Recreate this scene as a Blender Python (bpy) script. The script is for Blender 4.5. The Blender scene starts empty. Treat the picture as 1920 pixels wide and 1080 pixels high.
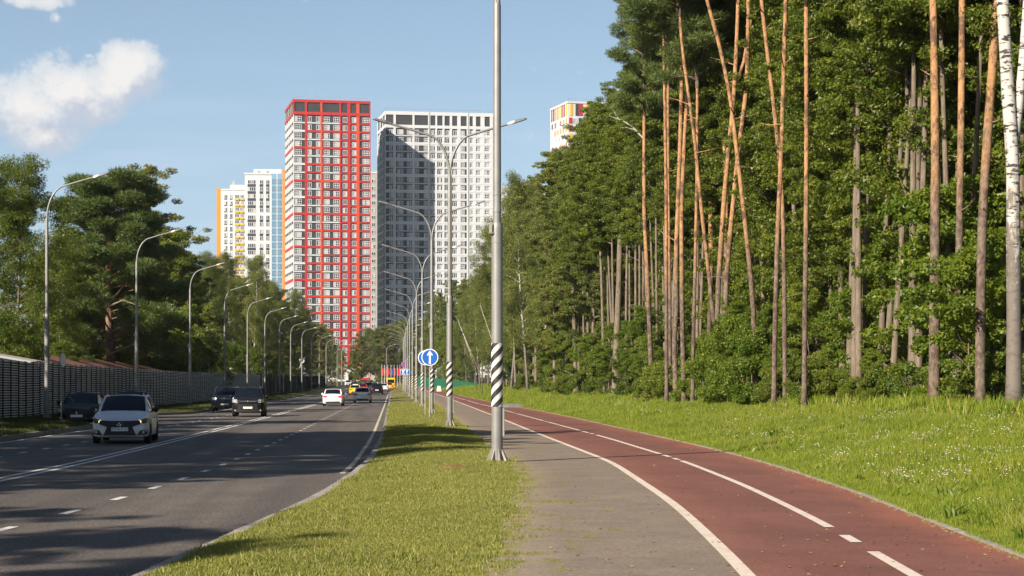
import bpy, bmesh, math, random
import numpy as np
from mathutils import Vector, Matrix

SC = bpy.context.scene
C = SC.collection
R = math.radians
PI = math.pi
EYE = 1.62
F = 3285.0            # focal length in photo pixels (1920 wide)
VX, VY = 735.0, 722.0 # vanishing point of the road in the photo

# ------------------------------------------------------------------ camera, sky, sun, exposure
cam = bpy.data.objects.new('camera', bpy.data.cameras.new('camera'))
C.objects.link(cam)
cam.location = (0, 0, EYE)
cam.rotation_euler = (R(90), 0, 0)
cam.data.sensor_width = 36
cam.data.lens = 36 * F / 1920
cam.data.shift_x = (960 - VX) / 1920
cam.data.shift_y = (VY - 540) / 1920
cam.data.clip_start = 0.1
cam.data.clip_end = 6000
SC.camera = cam

SUN_EL, SUN_AZ = 30.0, 225.0       # azimuth clockwise from +Y: the sun stands behind the camera, to the left
sun = bpy.data.objects.new('sun', bpy.data.lights.new('sun', 'SUN'))
C.objects.link(sun)
sun.data.energy = 5.0
sun.data.angle = R(0.5)
sun.data.color = (1.0, 0.90, 0.76)
sd = Vector((math.sin(R(SUN_AZ)) * math.cos(R(SUN_EL)), math.cos(R(SUN_AZ)) * math.cos(R(SUN_EL)), math.sin(R(SUN_EL))))
sun.rotation_euler = sd.to_track_quat('Z', 'Y').to_euler()
sun.location = sd * 300

SC.view_settings.view_transform = 'Standard'
SC.view_settings.look = 'None'
SC.view_settings.gamma = 1
SC.view_settings.exposure = 1.0
SC.view_settings.use_curve_mapping = False
SC.cycles.use_denoising = True
SC.cycles.max_bounces = 6
SC.cycles.diffuse_bounces = 3
SC.cycles.glossy_bounces = 3
SC.cycles.transmission_bounces = 3
SC.cycles.transparent_max_bounces = 6
SC.cycles.sample_clamp_indirect = 4


class NT:
    """small helper round a node tree"""
    def __init__(s, nt): s.t = nt
    def n(s, typ, **kw):
        nd = s.t.nodes.new(typ)
        for k, v in kw.items():
            if k.startswith('i_'):
                key = k[2:]
                key = int(key) if key.isdigit() else key.replace('_', ' ')
                nd.inputs[key].default_value = v
            else:
                setattr(nd, k, v)
        return nd
    def l(s, a, b): s.t.links.new(a, b)
    def math(s, op, a, b=None, c=None, clamp=False):
        nd = s.t.nodes.new('ShaderNodeMath'); nd.operation = op; nd.use_clamp = clamp
        for i, x in enumerate((a, b, c)):
            if x is None: continue
            if isinstance(x, (int, float)): nd.inputs[i].default_value = x
            else: s.l(x, nd.inputs[i])
        return nd.outputs[0]
    def vmath(s, op, a, b=None):
        nd = s.t.nodes.new('ShaderNodeVectorMath'); nd.operation = op
        for i, x in enumerate((a, b)):
            if x is None: continue
            if isinstance(x, (tuple, list)): nd.inputs[i].default_value = x
            else: s.l(x, nd.inputs[i])
        return nd.outputs['Value'] if op in ('LENGTH', 'DOT_PRODUCT') else nd.outputs[0]
    def mix(s, fac, a, b, blend='MIX'):
        nd = s.t.nodes.new('ShaderNodeMix'); nd.data_type = 'RGBA'; nd.blend_type = blend
        for sock, x in ((nd.inputs[0], fac), (nd.inputs[6], a), (nd.inputs[7], b)):
            if isinstance(x, (int, float)): sock.default_value = x
            elif isinstance(x, (tuple, list)): sock.default_value = tuple(x)[:3] + (1,)
            else: s.l(x, sock)
        return nd.outputs[2]
    def ramp(s, fac, *stops):
        nd = s.t.nodes.new('ShaderNodeValToRGB')
        e = nd.color_ramp.elements
        while len(e) > 1: e.remove(e[0])
        for i, (p, c) in enumerate(stops):
            el = e[0] if i == 0 else e.new(p)
            el.position = p
            el.color = (c, c, c, 1) if isinstance(c, (int, float)) else tuple(c)[:3] + (1,)
        s.l(fac, nd.inputs[0])
        return nd.outputs[0]
    def noise(s, vec, scale, detail=4, rough=.55, dim='3D'):
        nd = s.t.nodes.new('ShaderNodeTexNoise'); nd.noise_dimensions = dim
        nd.inputs['Scale'].default_value = scale; nd.inputs['Detail'].default_value = detail
        nd.inputs['Roughness'].default_value = rough
        if vec is not None: s.l(vec, nd.inputs['Vector'])
        return nd.outputs[0]
    def scale(s, vec, v, loc=(0, 0, 0)):
        nd = s.t.nodes.new('ShaderNodeMapping'); nd.inputs['Scale'].default_value = v; nd.inputs['Location'].default_value = loc
        s.l(vec, nd.inputs[0]); return nd.outputs[0]


def make_world():
    w = bpy.data.worlds.new('World'); SC.world = w; w.use_nodes = True
    t = NT(w.node_tree); w.node_tree.nodes.clear()
    out = t.n('ShaderNodeOutputWorld'); bg = t.n('ShaderNodeBackground')
    bg.inputs['Strength'].default_value = 0.051
    sky = t.n('ShaderNodeTexSky', sky_type='NISHITA', sun_disc=False)
    sky.sun_elevation = R(SUN_EL); sky.sun_rotation = R(SUN_AZ)
    sky.altitude = 150; sky.air_density = 1.0; sky.dust_density = 0.7; sky.ozone_density = 1.2
    co = t.n('ShaderNodeTexCoord').outputs['Generated']
    # clouds: noise on the view direction, thicker inside a few soft patches, sparse elsewhere
    def dens(vec):
        f = t.noise(vec, 30, 10, .66)
        big = t.noise(vec, 5.0, 3, .5)
        total = t.math('MULTIPLY', t.math('SUBTRACT', big, .78), 2.2)       # loose cumulus all over the dome
        total = t.math('MAXIMUM', total, -1.1)
        for (u, v, su, sv, amp) in PATCHES:
            c = Vector((u, 1, v)).normalized()
            d = t.vmath('SUBTRACT', vec, tuple(c))
            d = t.vmath('MULTIPLY', d, (1 / su, 0.0, 1 / sv))
            m = t.math('SUBTRACT', amp, t.math('MULTIPLY', t.vmath('LENGTH', d), 1.1))
            total = t.math('MAXIMUM', total, m)
        return t.math('ADD', total, t.math('MULTIPLY', t.math('SUBTRACT', f, .5), 2.5))
    def uv(px, py): return ((px - VX) / F, (VY - py) / F)
    PATCHES = []
    for px, py, rx, ry, amp in ((240, 130, 86, 62, 1.05), (140, 165, 115, 74, 1.1), (50, 200, 140, 76, 1.0), (85, 255, 100, 58, .85), (-30, 190, 125, 80, .95),
                                (170, 200, 95, 48, .85), (45, 2, 160, 30, .7), (105, 35, 32, 32, .5), (165, 105, 50, 20, .45),
                                (570, 0, 50, 20, .20), (1095, 135, 100, 26, .05)):
        u, v = uv(px, py); PATCHES.append((u, v, rx / F, ry / F, amp))
    d0 = dens(co)
    d1 = dens(t.vmath('ADD', co, (-.0085, 0, .0135)))
    alpha = t.ramp(d0, (.04, 0.0), (.34, .62), (.80, 1.0))
    lit = t.math('ADD', .36, t.math('MULTIPLY', t.math('SUBTRACT', d0, d1), 1.35), clamp=True)
    ccol = t.mix(lit, (5.7, 6.0, 6.9), (9.2, 8.9, 8.6))
    # faint stretched veils low over the horizon
    veil = t.noise(t.scale(co, (3, 3, 22)), 3.0, 5, .55)
    sz = t.n('ShaderNodeSeparateXYZ'); t.l(co, sz.inputs[0])
    band = t.math('MULTIPLY', t.ramp(veil, (.46, 0.0), (.72, 1.0)), t.ramp(sz.outputs[2], (.03, .4), (.10, .5), (.2, .0)))
    skyc = t.mix(1.0, sky.outputs[0], (1.02, 1.0, 1.0), 'MULTIPLY')
    # summer haze brightening the sky all round the horizon
    low = t.ramp(sz.outputs[2], (.0, .62), (.16, .40), (.30, .12), (.5, .0))
    skyc = t.mix(low, skyc, (5.0, 7.2, 9.6))
    col = t.mix(t.math('MULTIPLY', band, .55), skyc, (6.9, 7.6, 9.3))
    col = t.mix(t.math('MULTIPLY', alpha, .94), col, ccol)
    t.l(col, bg.inputs[0]); t.l(bg.outputs[0], out.inputs[0])
make_world()

# ------------------------------------------------------------------ materials
MATS = {}
def base_mat(name, rough=.6, spec=.4, metal=0.0):
    m = bpy.data.materials.new(name); m.use_nodes = True
    t = NT(m.node_tree); p = m.node_tree.nodes['Principled BSDF']
    p.inputs['Roughness'].default_value = rough
    p.inputs['Specular IOR Level'].default_value = spec
    p.inputs['Metallic'].default_value = metal
    MATS[name] = m
    return m, t, p

def plain(name, col, rough=.55, spec=.4, metal=0.0, vary=.12, scale=6.0, bump=0.0, dirt=None, emit=None):
    """a colour with some wear: broad and fine noise in the tone, optional bump"""
    m, t, p = base_mat(name, rough, spec, metal)
    tc = t.n('ShaderNodeTexCoord').outputs['Object']
    n1 = t.noise(tc, scale, 5, .6)
    dark = tuple(c * (1 - vary) for c in col); lite = tuple(min(1, c * (1 + vary)) for c in col)
    c = t.mix(t.ramp(n1, (.3, 0.0), (.7, 1.0)), dark, lite)
    if dirt:
        c = t.mix(t.math('MULTIPLY', t.ramp(t.noise(tc, scale * .35, 6, .65), (.5, 0.0), (.75, 1.0)), dirt[1]), c, dirt[0])
    t.l(c, p.inputs['Base Color'])
    if bump:
        b = t.n('ShaderNodeBump'); b.inputs['Strength'].default_value = bump; b.inputs['Distance'].default_value = .02
        t.l(t.noise(tc, scale * 6, 4, .6), b.inputs['Height']); t.l(b.outputs[0], p.inputs['Normal'])
    if emit:
        p.inputs['Emission Color'].default_value = tuple(emit[0]) + (1,); p.inputs['Emission Strength'].default_value = emit[1]
    return m

def ground_mat(name, c1, c2, c3, s1, s2, fine, rough=.85, bump=.3, bdist=.02, streak=None, fine_amt=.35, edges=None):
    m, t, p = base_mat(name, rough, .25)
    tc = t.n('ShaderNodeTexCoord').outputs['Object']
    a = t.ramp(t.noise(tc, s1, 5, .6), (.32, 0.0), (.68, 1.0))
    b = t.ramp(t.noise(tc, s2, 5, .65), (.42, 0.0), (.7, 1.0))
    c = t.mix(a, c1, c2)
    c = t.mix(t.math('MULTIPLY', b, .75), c, c3)
    if edges:
        ac = t.n('ShaderNodeAttribute'); ac.attribute_name = 'across'
        for col, lo, hi, amt in edges:
            k = t.math('ADD', ac.outputs['Fac'], t.math('MULTIPLY', t.math('SUBTRACT', t.noise(t.scale(tc, (1.2, .45, 1)), 1.0, 6, .7), .5), .55))
            c = t.mix(t.math('MULTIPLY', t.ramp(k, (lo, 1.0 if lo < .5 else 0.0), (hi, 0.0 if lo < .5 else 1.0)), amt), c, col)
    if streak:
        st = t.ramp(t.noise(t.scale(tc, streak[1]), 1.0, 4, .6), (.42, 0.0), (.66, 1.0))
        c = t.mix(t.math('MULTIPLY', st, streak[2]), c, streak[0])
    f = t.ramp(t.noise(tc, fine, 3, .7), (.34, 0.0), (.66, 1.0))
    c = t.mix(1.0, c, t.mix(f, (1 - fine_amt,) * 3, (1 + fine_amt,) * 3), 'MULTIPLY')
    t.l(c, p.inputs['Base Color'])
    bp = t.n('ShaderNodeBump'); bp.inputs['Strength'].default_value = bump; bp.inputs['Distance'].default_value = bdist
    t.l(f, bp.inputs['Height']); t.l(bp.outputs[0], p.inputs['Normal'])
    return m

def leaf_mat(name, c1, c2, c3=None, trans=.35, amt3=.12, rough=.45):
    m = bpy.data.materials.new(name); m.use_nodes = True
    t = NT(m.node_tree); m.node_tree.nodes.clear()
    out = t.n('ShaderNodeOutputMaterial')
    geo = t.n('ShaderNodeNewGeometry'); oi = t.n('ShaderNodeObjectInfo')
    r = geo.outputs['Random Per Island']
    tc = geo.outputs['Position']
    clump = t.ramp(t.noise(tc, .55, 3, .5), (.35, 0.0), (.65, 1.0))
    k = t.math('ADD', t.math('MULTIPLY', r, .55), t.math('MULTIPLY', clump, .4))
    k = t.math('ADD', k, t.math('MULTIPLY', t.math('SUBTRACT', oi.outputs['Random'], .5), .55), clamp=True)
    col = t.mix(k, c1, c2)
    if c3:
        col = t.mix(t.math('GREATER_THAN', t.math('FRACT', t.math('MULTIPLY', r, 37.7)), 1 - amt3), col, c3)
    p = t.n('ShaderNodeBsdfPrincipled'); p.inputs['Roughness'].default_value = rough; p.inputs['Specular IOR Level'].default_value = .35
    tr = t.n('ShaderNodeBsdfTranslucent')
    t.l(col, p.inputs['Base Color'])
    t.l(t.mix(1.0, col, (1.25, 1.2, .55), 'MULTIPLY'), tr.inputs[0])
    mx = t.n('ShaderNodeMixShader'); mx.inputs[0].default_value = trans
    t.l(p.outputs[0], mx.inputs[1]); t.l(tr.outputs[0], mx.inputs[2]); t.l(mx.outputs[0], out.inputs[0])
    MATS[name] = m
    return m

def pine_bark():
    m, t, p = base_mat('pine_bark', .85, .2)
    tc = t.n('ShaderNodeTexCoord').outputs['Object']
    sz = t.n('ShaderNodeSeparateXYZ'); t.l(tc, sz.inputs[0])
    n = t.noise(tc, .9, 4, .6); n2 = t.noise(t.scale(tc, (8, 8, 4)), 1.0, 6, .8)
    h = t.math('ADD', sz.outputs[2], t.math('MULTIPLY', t.math('SUBTRACT', n, .5), 5.5))
    grey = t.mix(t.ramp(n2, (.35, 0.0), (.65, 1.0)), (.048, .036, .029), (.235, .175, .132))
    orng = t.mix(t.ramp(n2, (.3, 0.0), (.7, 1.0)), (.185, .085, .04), (.49, .285, .135))
    c = t.mix(t.ramp(t.math('DIVIDE', h, 10.0), (.54, 0.0), (.80, 1.0)), grey, orng)
    c = t.mix(t.math('MULTIPLY', t.ramp(t.noise(t.scale(tc, (2.2, 2.2, 1.5)), 1.0, 8, .78), (.515, 0.0), (.565, 1.0)), .85), c, (.075, .05, .036))
    t.l(c, p.inputs['Base Color'])
    b = t.n('ShaderNodeBump'); b.inputs['Strength'].default_value = .9; b.inputs['Distance'].default_value = .03
    t.l(n2, b.inputs['Height']); t.l(b.outputs[0], p.inputs['Normal'])
def grey_bark():
    m, t, p = base_mat('grey_bark', .85, .2)
    tc = t.n('ShaderNodeTexCoord').outputs['Object']
    n2 = t.noise(t.scale(tc, (11, 11, 2.2)), 1.0, 5, .7)
    c = t.mix(t.ramp(n2, (.3, 0.0), (.7, 1.0)), (.085, .066, .050), (.235, .185, .135))
    c = t.mix(t.math('MULTIPLY', t.ramp(t.noise(tc, 1.1, 4, .6), (.5, 0.0), (.7, 1.0)), .45), c, (.075, .085, .045))
    t.l(c, p.inputs['Base Color'])
    b = t.n('ShaderNodeBump'); b.inputs['Strength'].default_value = .8; b.inputs['Distance'].default_value = .025
    t.l(n2, b.inputs['Height']); t.l(b.outputs[0], p.inputs['Normal'])
def birch_bark():
    m, t, p = base_mat('birch_bark', .7, .3)
    tc = t.n('ShaderNodeTexCoord').outputs['Object']
    sz = t.n('ShaderNodeSeparateXYZ'); t.l(tc, sz.inputs[0])
    white = t.mix(t.noise(tc, 3, 5, .6), (.36, .33, .29), (.54, .515, .47))
    dash = t.ramp(t.noise(t.scale(tc, (3, 3, 10)), 1.0, 4, .65), (.53, 0.0), (.59, 1.0))
    c = t.mix(dash, white, (.035, .03, .028))
    low = t.math('ADD', t.math('MULTIPLY', sz.outputs[2], -.125), t.math('ADD', 1.0, t.math('MULTIPLY', t.math('SUBTRACT', t.noise(t.scale(tc, (7, 7, 2.5)), 1.0, 5, .7), .5), 1.7)))
    c = t.mix(t.ramp(low, (.22, 0.0), (.5, .92)), c, (.125, .102, .085))
    t.l(c, p.inputs['Base Color'])

def make_materials():
    ground_mat('road_asphalt', (0.105, 0.089, 0.077), (0.139, 0.119, 0.102), (0.082, 0.071, 0.063), .35, 1.3, 20, .82, .35, .006, ((0.067, 0.059, 0.054), (.8, .025, 1), .9), .6)
    ground_mat('path_asphalt', (.176, .137, .107), (.211, .166, .130), (.146, .113, .089), .5, 1.7, 26, .88, .35, .006, ((0.252, 0.206, 0.143), (.45, 1.1, 1),   .30), .22, [((.30, .235, .15), .02, .34, .62)])
    ground_mat('red_surfacing', (.140, .057, .043), (.178, .071, .053), (.112, .050, .040), .4, 1.4, 26, .85, .3, .006, ((.200, .092, .070), (.8, .35, 1), .4), .2, [((.26, .09, .054), .80, 1.08, .8), ((.26, .115, .085), .0, .22, .4)])
    ground_mat('verge_soil', (0.160, 0.160, 0.038), (0.227, 0.210, 0.055), (0.210, 0.168, 0.063), .5, 2.2, 30, .95, .8, .04)
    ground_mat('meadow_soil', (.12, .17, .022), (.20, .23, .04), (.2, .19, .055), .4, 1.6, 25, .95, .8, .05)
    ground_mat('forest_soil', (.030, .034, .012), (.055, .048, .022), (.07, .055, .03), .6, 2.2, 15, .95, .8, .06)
    ground_mat('far_ground', (.06, .085, .02), (.10, .11, .03), (.12, .11, .05), .02, .2, 3, .95, .3, .05)
    ground_mat('red_soil', (0.252, 0.101, 0.042), (0.319, 0.151, 0.063), (0.277, 0.185, 0.092), 2, 6, 40, .95, .8, .02)
    ground_mat('gravel_grey', (.26, .25, .24), (.36, .35, .33), (.2, .19, .18), 1, 5, 30, .95, .9, .05)
    plain('kerb_concrete', (0.277, 0.252, 0.223), .9, .2, 0, .2, 3.0, .4, ((0.134, 0.118, 0.092), .6))
    plain('road_paint', (0.554, 0.538, 0.504), .7, .3, 0, .14, 9.0, .2, ((0.235, 0.218, 0.202), .55))
    plain('path_paint', (0.571, 0.487, 0.412), .75, .3, 0, .10, 9.0, .2, ((0.336, 0.227, 0.176), .6))
    plain('yellowed_paint', (0.470, 0.412, 0.302), .75, .3, 0, .14, 5.0, .2, ((0.185, 0.168, 0.143), .6))
    plain('galvanised', (0.227, 0.223, 0.214), .5, .4, .3, .13, 3.0, .05, ((0.252, 0.235, 0.210), .5))
    plain('galvanised_base', (0.286, 0.265, 0.235), .6, .4, .1, .12, 4.0, .08, ((0.227, 0.185, 0.143), .5))
    plain('lamp_grey', (.17, .17, .175), .45, .5, .3, .1)
    plain('lamp_dark', (.05, .05, .055), .4, .5)
    plain('stripe_black', (.020, .019, .018), .55, .4, 0, .2, 8, 0, ((.08, .07, .06), .4))
    plain('stripe_white', (0.554, 0.538, 0.504), .55, .4, 0, .08, 8, 0, ((0.378, 0.353, 0.311), .5))
    plain('plate_white', (.70, .69, .66), .5, .4, 0, .06)
    plain('sign_blue', (.012, .105, .42), .4, .5, 0, .06)
    plain('sign_white', (.80, .80, .79), .4, .5, 0, .03)
    plain('sign_red', (.55, .03, .04), .4, .5, 0, .06)
    plain('sign_back', (.22, .22, .225), .5, .5, .4)
    plain('fence_slat', (.66, .64, .61), .8, .25, 0, .22, 2.5, .2, ((.25, .23, .21), .5))
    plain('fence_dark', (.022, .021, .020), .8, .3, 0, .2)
    plain('fence_board', (.15, .135, .12), .85, .2, 0, .25, 1.5, .2, ((.08, .07, .065), .5))
    plain('fence_blue', (.05, .12, .30), .7, .3, 0, .15)
    plain('net_green', (.008, .105, .058), .75, .2, 0, .25, 1.2, .3)
    plain('rust_roof', (.17, .075, .052), .8, .2, 0, .25, 1.2, .3, ((.20, .13, .1), .5))
    plain('white_wall', (0.504, 0.491, 0.470), .8, .2, 0, .06, .8)
    plain('brick_wall', (.30, .20, .15), .9, .2, 0, .2, 2)
    plain('tarp_white', (.74, .73, .72), .7, .3, 0, .08, 1.5, .6)
    plain('tower_red', (.40, .026, .025), .6, .35, 0, .07, .35)
    plain('tower_orange_red', (0.521, 0.063, 0.027), .6, .35, 0, .07, .35)
    plain('tower_white', (.515, .525, .535), .65, .3, 0, .05, .3)
    plain('tower_dark', (.044, .044, .050), .6, .3, 0, .12, .3)
    plain('tower_grey', (.34, .335, .325), .7, .3, 0, .08, .3)
    plain('tower_blue', (.17, .31, .44), .6, .3, 0, .07, .3)
    plain('tower_yellow', (0.622, 0.370, 0.017), .6, .3, 0, .07, .3)
    plain('tower_orange', (0.554, 0.227, 0.025), .6, .3, 0, .07, .3)
    plain('tower_maroon', (.22, .05, .05), .6, .3, 0, .07, .3)
    plain('window_frame', (.52, .525, .53), .5, .4, 0, .04, .5)
    glass('window_glass', (.045, .05, .06), (.45, .445, .43))
    for nm, col in (('car_silver', (.52, .54, .57)), ('car_white', (.74, .74, .73)), ('car_black', (.010, .010, .012)), ('car_navy', (.030, .040, .075)),
                    ('car_bluegrey', (.10, .125, .165)), ('car_yellow', (.72, .36, .01)), ('car_red', (.50, .04, .03)), ('bus_yellow', (.76, .43, .01)), ('car_graphite', (.010, .013, .019))):
        m = plain(nm, col, .28, .5, .12 if nm in ('car_silver', 'car_bluegrey') else 0, .04, 2)
        p = m.node_tree.nodes['Principled BSDF']; p.inputs['Coat Weight'].default_value = .18; p.inputs['Coat Roughness'].default_value = .06; p.inputs['Specular IOR Level'].default_value = .3
        if max(col) < .1: p.inputs['Coat Weight'].default_value = .0; p.inputs['Roughness'].default_value = .38; p.inputs['Specular IOR Level'].default_value = .06
    plain('car_glass', (.006, .009, .015), .06, .14, 0, .1)
    plain('car_trim', (.012, .012, .013), .5, .4, 0, .2)
    plain('tyre_rubber', (.018, .018, .018), .85, .2, 0, .2)
    plain('rim_alloy', (.36, .36, .37), .35, .6, .7, .1)
    plain('chrome', (.6, .6, .61), .15, .6, .9, .05)
    plain('headlamp_lens', (.42, .43, .44), .12, .7, .2, .1)
    plain('headlamp_dark', (.03, .03, .035), .12, .7, 0, .1)
    plain('headlamp_bulb', (.9, .85, .7), .3, .5, 0, .02, 5, 0, None, ((1.0, .72, .40), 1.0))
    plain('headlamp_cool', (.9, .9, .9), .3, .5, 0, .02, 5, 0, None, ((.95, 1.0, 1.0), 1.2))
    plain('tail_red', (.45, .015, .02), .25, .6, 0, .1)
    plain('tail_lit', (.6, .02, .02), .3, .5, 0, .1, 5, 0, None, ((1, .03, .02), .6))
    plain('indicator', (.7, .25, .02), .3, .5)
    plain('plate_text', (.03, .03, .035), .6, .3)
    plain('skin', (.5, .3, .22), .6, .3)
    plain('flag_red', (.62, .02, .02), .8, .2, 0, .12, 1)
    plain('flag_blue', (.06, .10, .35), .8, .2, 0, .12, 1)
    pine_bark(); grey_bark(); birch_bark()
    leaf_mat('leaf_forest', (.052, .090, .008), (.190, .228, .026), (.23, .21, .04), .40, .07)
    leaf_mat('leaf_ash', (.056, .098, .010), (.155, .190, .026), (.22, .21, .04), .42, .04)
    leaf_mat('leaf_bright', (.075, .135, .010), (.205, .255, .030), (.26, .25, .04), .45, .04)
    leaf_mat('leaf_olive', (.092, .112, .018), (.210, .210, .044), (.22, .19, .04), .42, .05)
    leaf_mat('leaf_birch', (.085, .120, .022), (.205, .230, .055), (.25, .22, .06), .45, .05)
    leaf_mat('leaf_pine', (.058, .100, .026), (.160, .200, .052), None, .3, 0)
    leaf_mat('leaf_aspen', (.095, .130, .024), (.230, .250, .060), (.26, .22, .07), .45, .05)
    leaf_mat('leaf_mixed', (.050, .098, .010), (.150, .195, .026), (.36, .25, .02), .4, .05)
    leaf_mat('grass_mown', (.140, .165, .024), (.285, .285, .062), (.33, .29, .12), .32, .08, .6)
    leaf_mat('grass_tall', (.088, .170, .008), (.262, .305, .024), (.34, .30, .07), .42, .09, .55)
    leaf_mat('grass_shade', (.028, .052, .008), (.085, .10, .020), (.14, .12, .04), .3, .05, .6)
    leaf_mat('grass_straw', (.20, .22, .05), (.34, .33, .10), (.30, .20, .12), .3, .2, .6)
    leaf_mat('petal', (.60, .60, .56), (.80, .80, .76), (.52, .36, .40), .3, .15)
    leaf_mat('dry_leaf', (.26, .17, .07), (.42, .30, .12), None, .2, 0)

def glass(name, dark, lite):
    """window panes: most dark, some with a pale blind or a curtain behind them"""
    m, t, p = base_mat(name, .08, .6)
    oi = t.n('ShaderNodeObjectInfo'); geo = t.n('ShaderNodeNewGeometry')
    r = t.math('FRACT', t.math('ADD', oi.outputs['Random'], t.math('MULTIPLY', geo.outputs['Random Per Island'], 3.7)))
    c = t.mix(t.ramp(r, (.56, 0.0), (.60, .45), (.78, .5), (.82, 1.0)), dark, lite)
    t.l(c, p.inputs['Base Color'])
    return m
make_materials()

# ------------------------------------------------------------------ mesh helpers
def mat(n): return MATS[n]

def tag(o, label=None, cat=None, group=None, kind=None):
    if label: o['label'] = label
    if cat: o['category'] = cat
    if group: o['group'] = group
    if kind: o['kind'] = kind
    return o

def empty(name, loc=(0, 0, 0), rz=0.0, parent=None):
    o = bpy.data.objects.new(name, None); C.objects.link(o)
    o.location = loc; o.rotation_euler = (0, 0, rz); o.empty_display_size = .3
    if parent: o.parent = parent
    return o

def link(name, me, parent=None):
    o = bpy.data.objects.new(name, me); C.objects.link(o)
    if parent: o.parent = parent
    return o

class MB:
    """collects shapes; build() links them as one mesh object"""
    def __init__(s): s.v, s.f, s.m, s.mats = [], [], [], []
    def mi(s, m):
        if m not in s.mats: s.mats.append(m)
        return s.mats.index(m)
    def poly(s, pts, m):
        b = len(s.v); s.v += [tuple(p) for p in pts]; s.f.append(tuple(range(b, b + len(pts)))); s.m.append(s.mi(m))
    def add(s, vs, fs, m):
        b = len(s.v); s.v += [tuple(p) for p in vs]; k = s.mi(m)
        for f in fs: s.f.append(tuple(b + i for i in f)); s.m.append(k)
    def box(s, x0, x1, y0, y1, z0, z1, m, skip=''):
        vs = [(x0, y0, z0), (x1, y0, z0), (x1, y1, z0), (x0, y1, z0), (x0, y0, z1), (x1, y0, z1), (x1, y1, z1), (x0, y1, z1)]
        fs = {'b': (0, 3, 2, 1), 't': (4, 5, 6, 7), 'f': (0, 1, 5, 4), 'r': (1, 2, 6, 5), 'k': (2, 3, 7, 6), 'l': (3, 0, 4, 7)}
        s.add(vs, [f for k, f in fs.items() if k not in skip], m)
    def tube(s, pts, rad, m, n=8, cap=True):
        P = [Vector(p) for p in pts]; vs, fs = [], []
        ref = Vector((1, 0, 0))
        for i, p in enumerate(P):
            d = (P[min(i + 1, len(P) - 1)] - P[max(i - 1, 0)]).normalized()
            a = ref - d * ref.dot(d)
            if a.length < 1e-3: a = Vector((0, 1, 0)) - d * d.y
            a.normalize(); ref = a; b = d.cross(a)
            r = rad[i] if isinstance(rad, (list, tuple)) else rad
            for k in range(n):
                q = 2 * PI * k / n
                vs.append(p + a * (r * math.cos(q)) + b * (r * math.sin(q)))
        for i in range(len(P) - 1):
            for k in range(n):
                fs.append((i * n + k, i * n + (k + 1) % n, (i + 1) * n + (k + 1) % n, (i + 1) * n + k))
        if cap:
            fs.append(tuple(range(n - 1, -1, -1))); fs.append(tuple(range((len(P) - 1) * n, len(P) * n)))
        s.add(vs, fs, m)
    def lathe(s, prof, m, n=16, axis='z', o=(0, 0, 0)):
        vs, fs = [], []
        for (r, h) in prof:
            for k in range(n):
                q = 2 * PI * k / n; c, e = r * math.cos(q), r * math.sin(q)
                vs.append({'z': (o[0] + c, o[1] + e, o[2] + h), 'x': (o[0] + h, o[1] + c, o[2] + e), 'y': (o[0] + e, o[1] + h, o[2] + c)}[axis])
        for i in range(len(prof) - 1):
            for k in range(n):
                fs.append((i * n + k, i * n + (k + 1) % n, (i + 1) * n + (k + 1) % n, (i + 1) * n + k))
        fs.append(tuple(range(n - 1, -1, -1))); fs.append(tuple(range((len(prof) - 1) * n, len(prof) * n)))
        s.add(vs, fs, m)
    def prism_y(s, pts, y0, y1, m):
        """outline in XZ (counter-clockwise seen from -Y) pushed along Y; y0/y1 number or function of x"""
        g = lambda y, x: y(x) if callable(y) else y
        n = len(pts)
        vs = [(x, g(y0, x), z) for x, z in pts] + [(x, g(y1, x), z) for x, z in pts]
        fs = [tuple(range(n)), tuple(range(2 * n - 1, n - 1, -1))] + [(i, n + i, n + (i + 1) % n, (i + 1) % n) for i in range(n)]
        s.add(vs, fs, m)
    def mesh(s, name, smooth=False):
        me = bpy.data.meshes.new(name); me.from_pydata(s.v, [], s.f)
        for m in s.mats: me.materials.append(mat(m))
        if s.m: me.polygons.foreach_set('material_index', s.m)
        if smooth: me.polygons.foreach_set('use_smooth', [True] * len(s.f))
        me.update(); return me
    def build(s, name, parent=None, smooth=False, loc=None):
        me = s.mesh(name, smooth)
        if smooth == 'auto' or smooth: sharp(me, 40)
        o = link(name, me, parent)
        if loc: o.location = loc
        return o

def sharp(me, deg):
    me.set_sharp_from_angle(angle=R(deg))

def np_mesh(name, V, Fc, m, smooth=False):
    me = bpy.data.meshes.new(name); k = Fc.shape[1]
    me.vertices.add(len(V)); me.vertices.foreach_set('co', np.asarray(V, np.float32).ravel())
    me.loops.add(Fc.size); me.loops.foreach_set('vertex_index', Fc.astype(np.int32).ravel())
    me.polygons.add(len(Fc)); me.polygons.foreach_set('loop_start', np.arange(0, Fc.size, k, dtype=np.int32))
    if smooth: me.polygons.foreach_set('use_smooth', np.ones(len(Fc), bool))
    me.materials.append(mat(m)); me.update(calc_edges=True); me.validate()
    return me

def grid_mesh(name, P, m, smooth=True):
    """P: (rows, cols, 3) points of a sheet"""
    r, c = P.shape[:2]; i = np.arange(r * c).reshape(r, c)
    Fc = np.stack([i[:-1, :-1], i[:-1, 1:], i[1:, 1:], i[1:, :-1]], -1).reshape(-1, 4)
    return np_mesh(name, P.reshape(-1, 3), Fc, m, smooth)

def copy_tree(o, parent=None):
    c = o.copy(); C.objects.link(c)
    if parent: c.parent = parent
    for ch in list(o.children): copy_tree(ch, c)
    return c

def px(p, Y): return (p - VX) * Y / F            # photo column -> X at distance Y
def pz(p, Y): return EYE + (VY - p) * Y / F      # photo row -> height at distance Y
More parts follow.
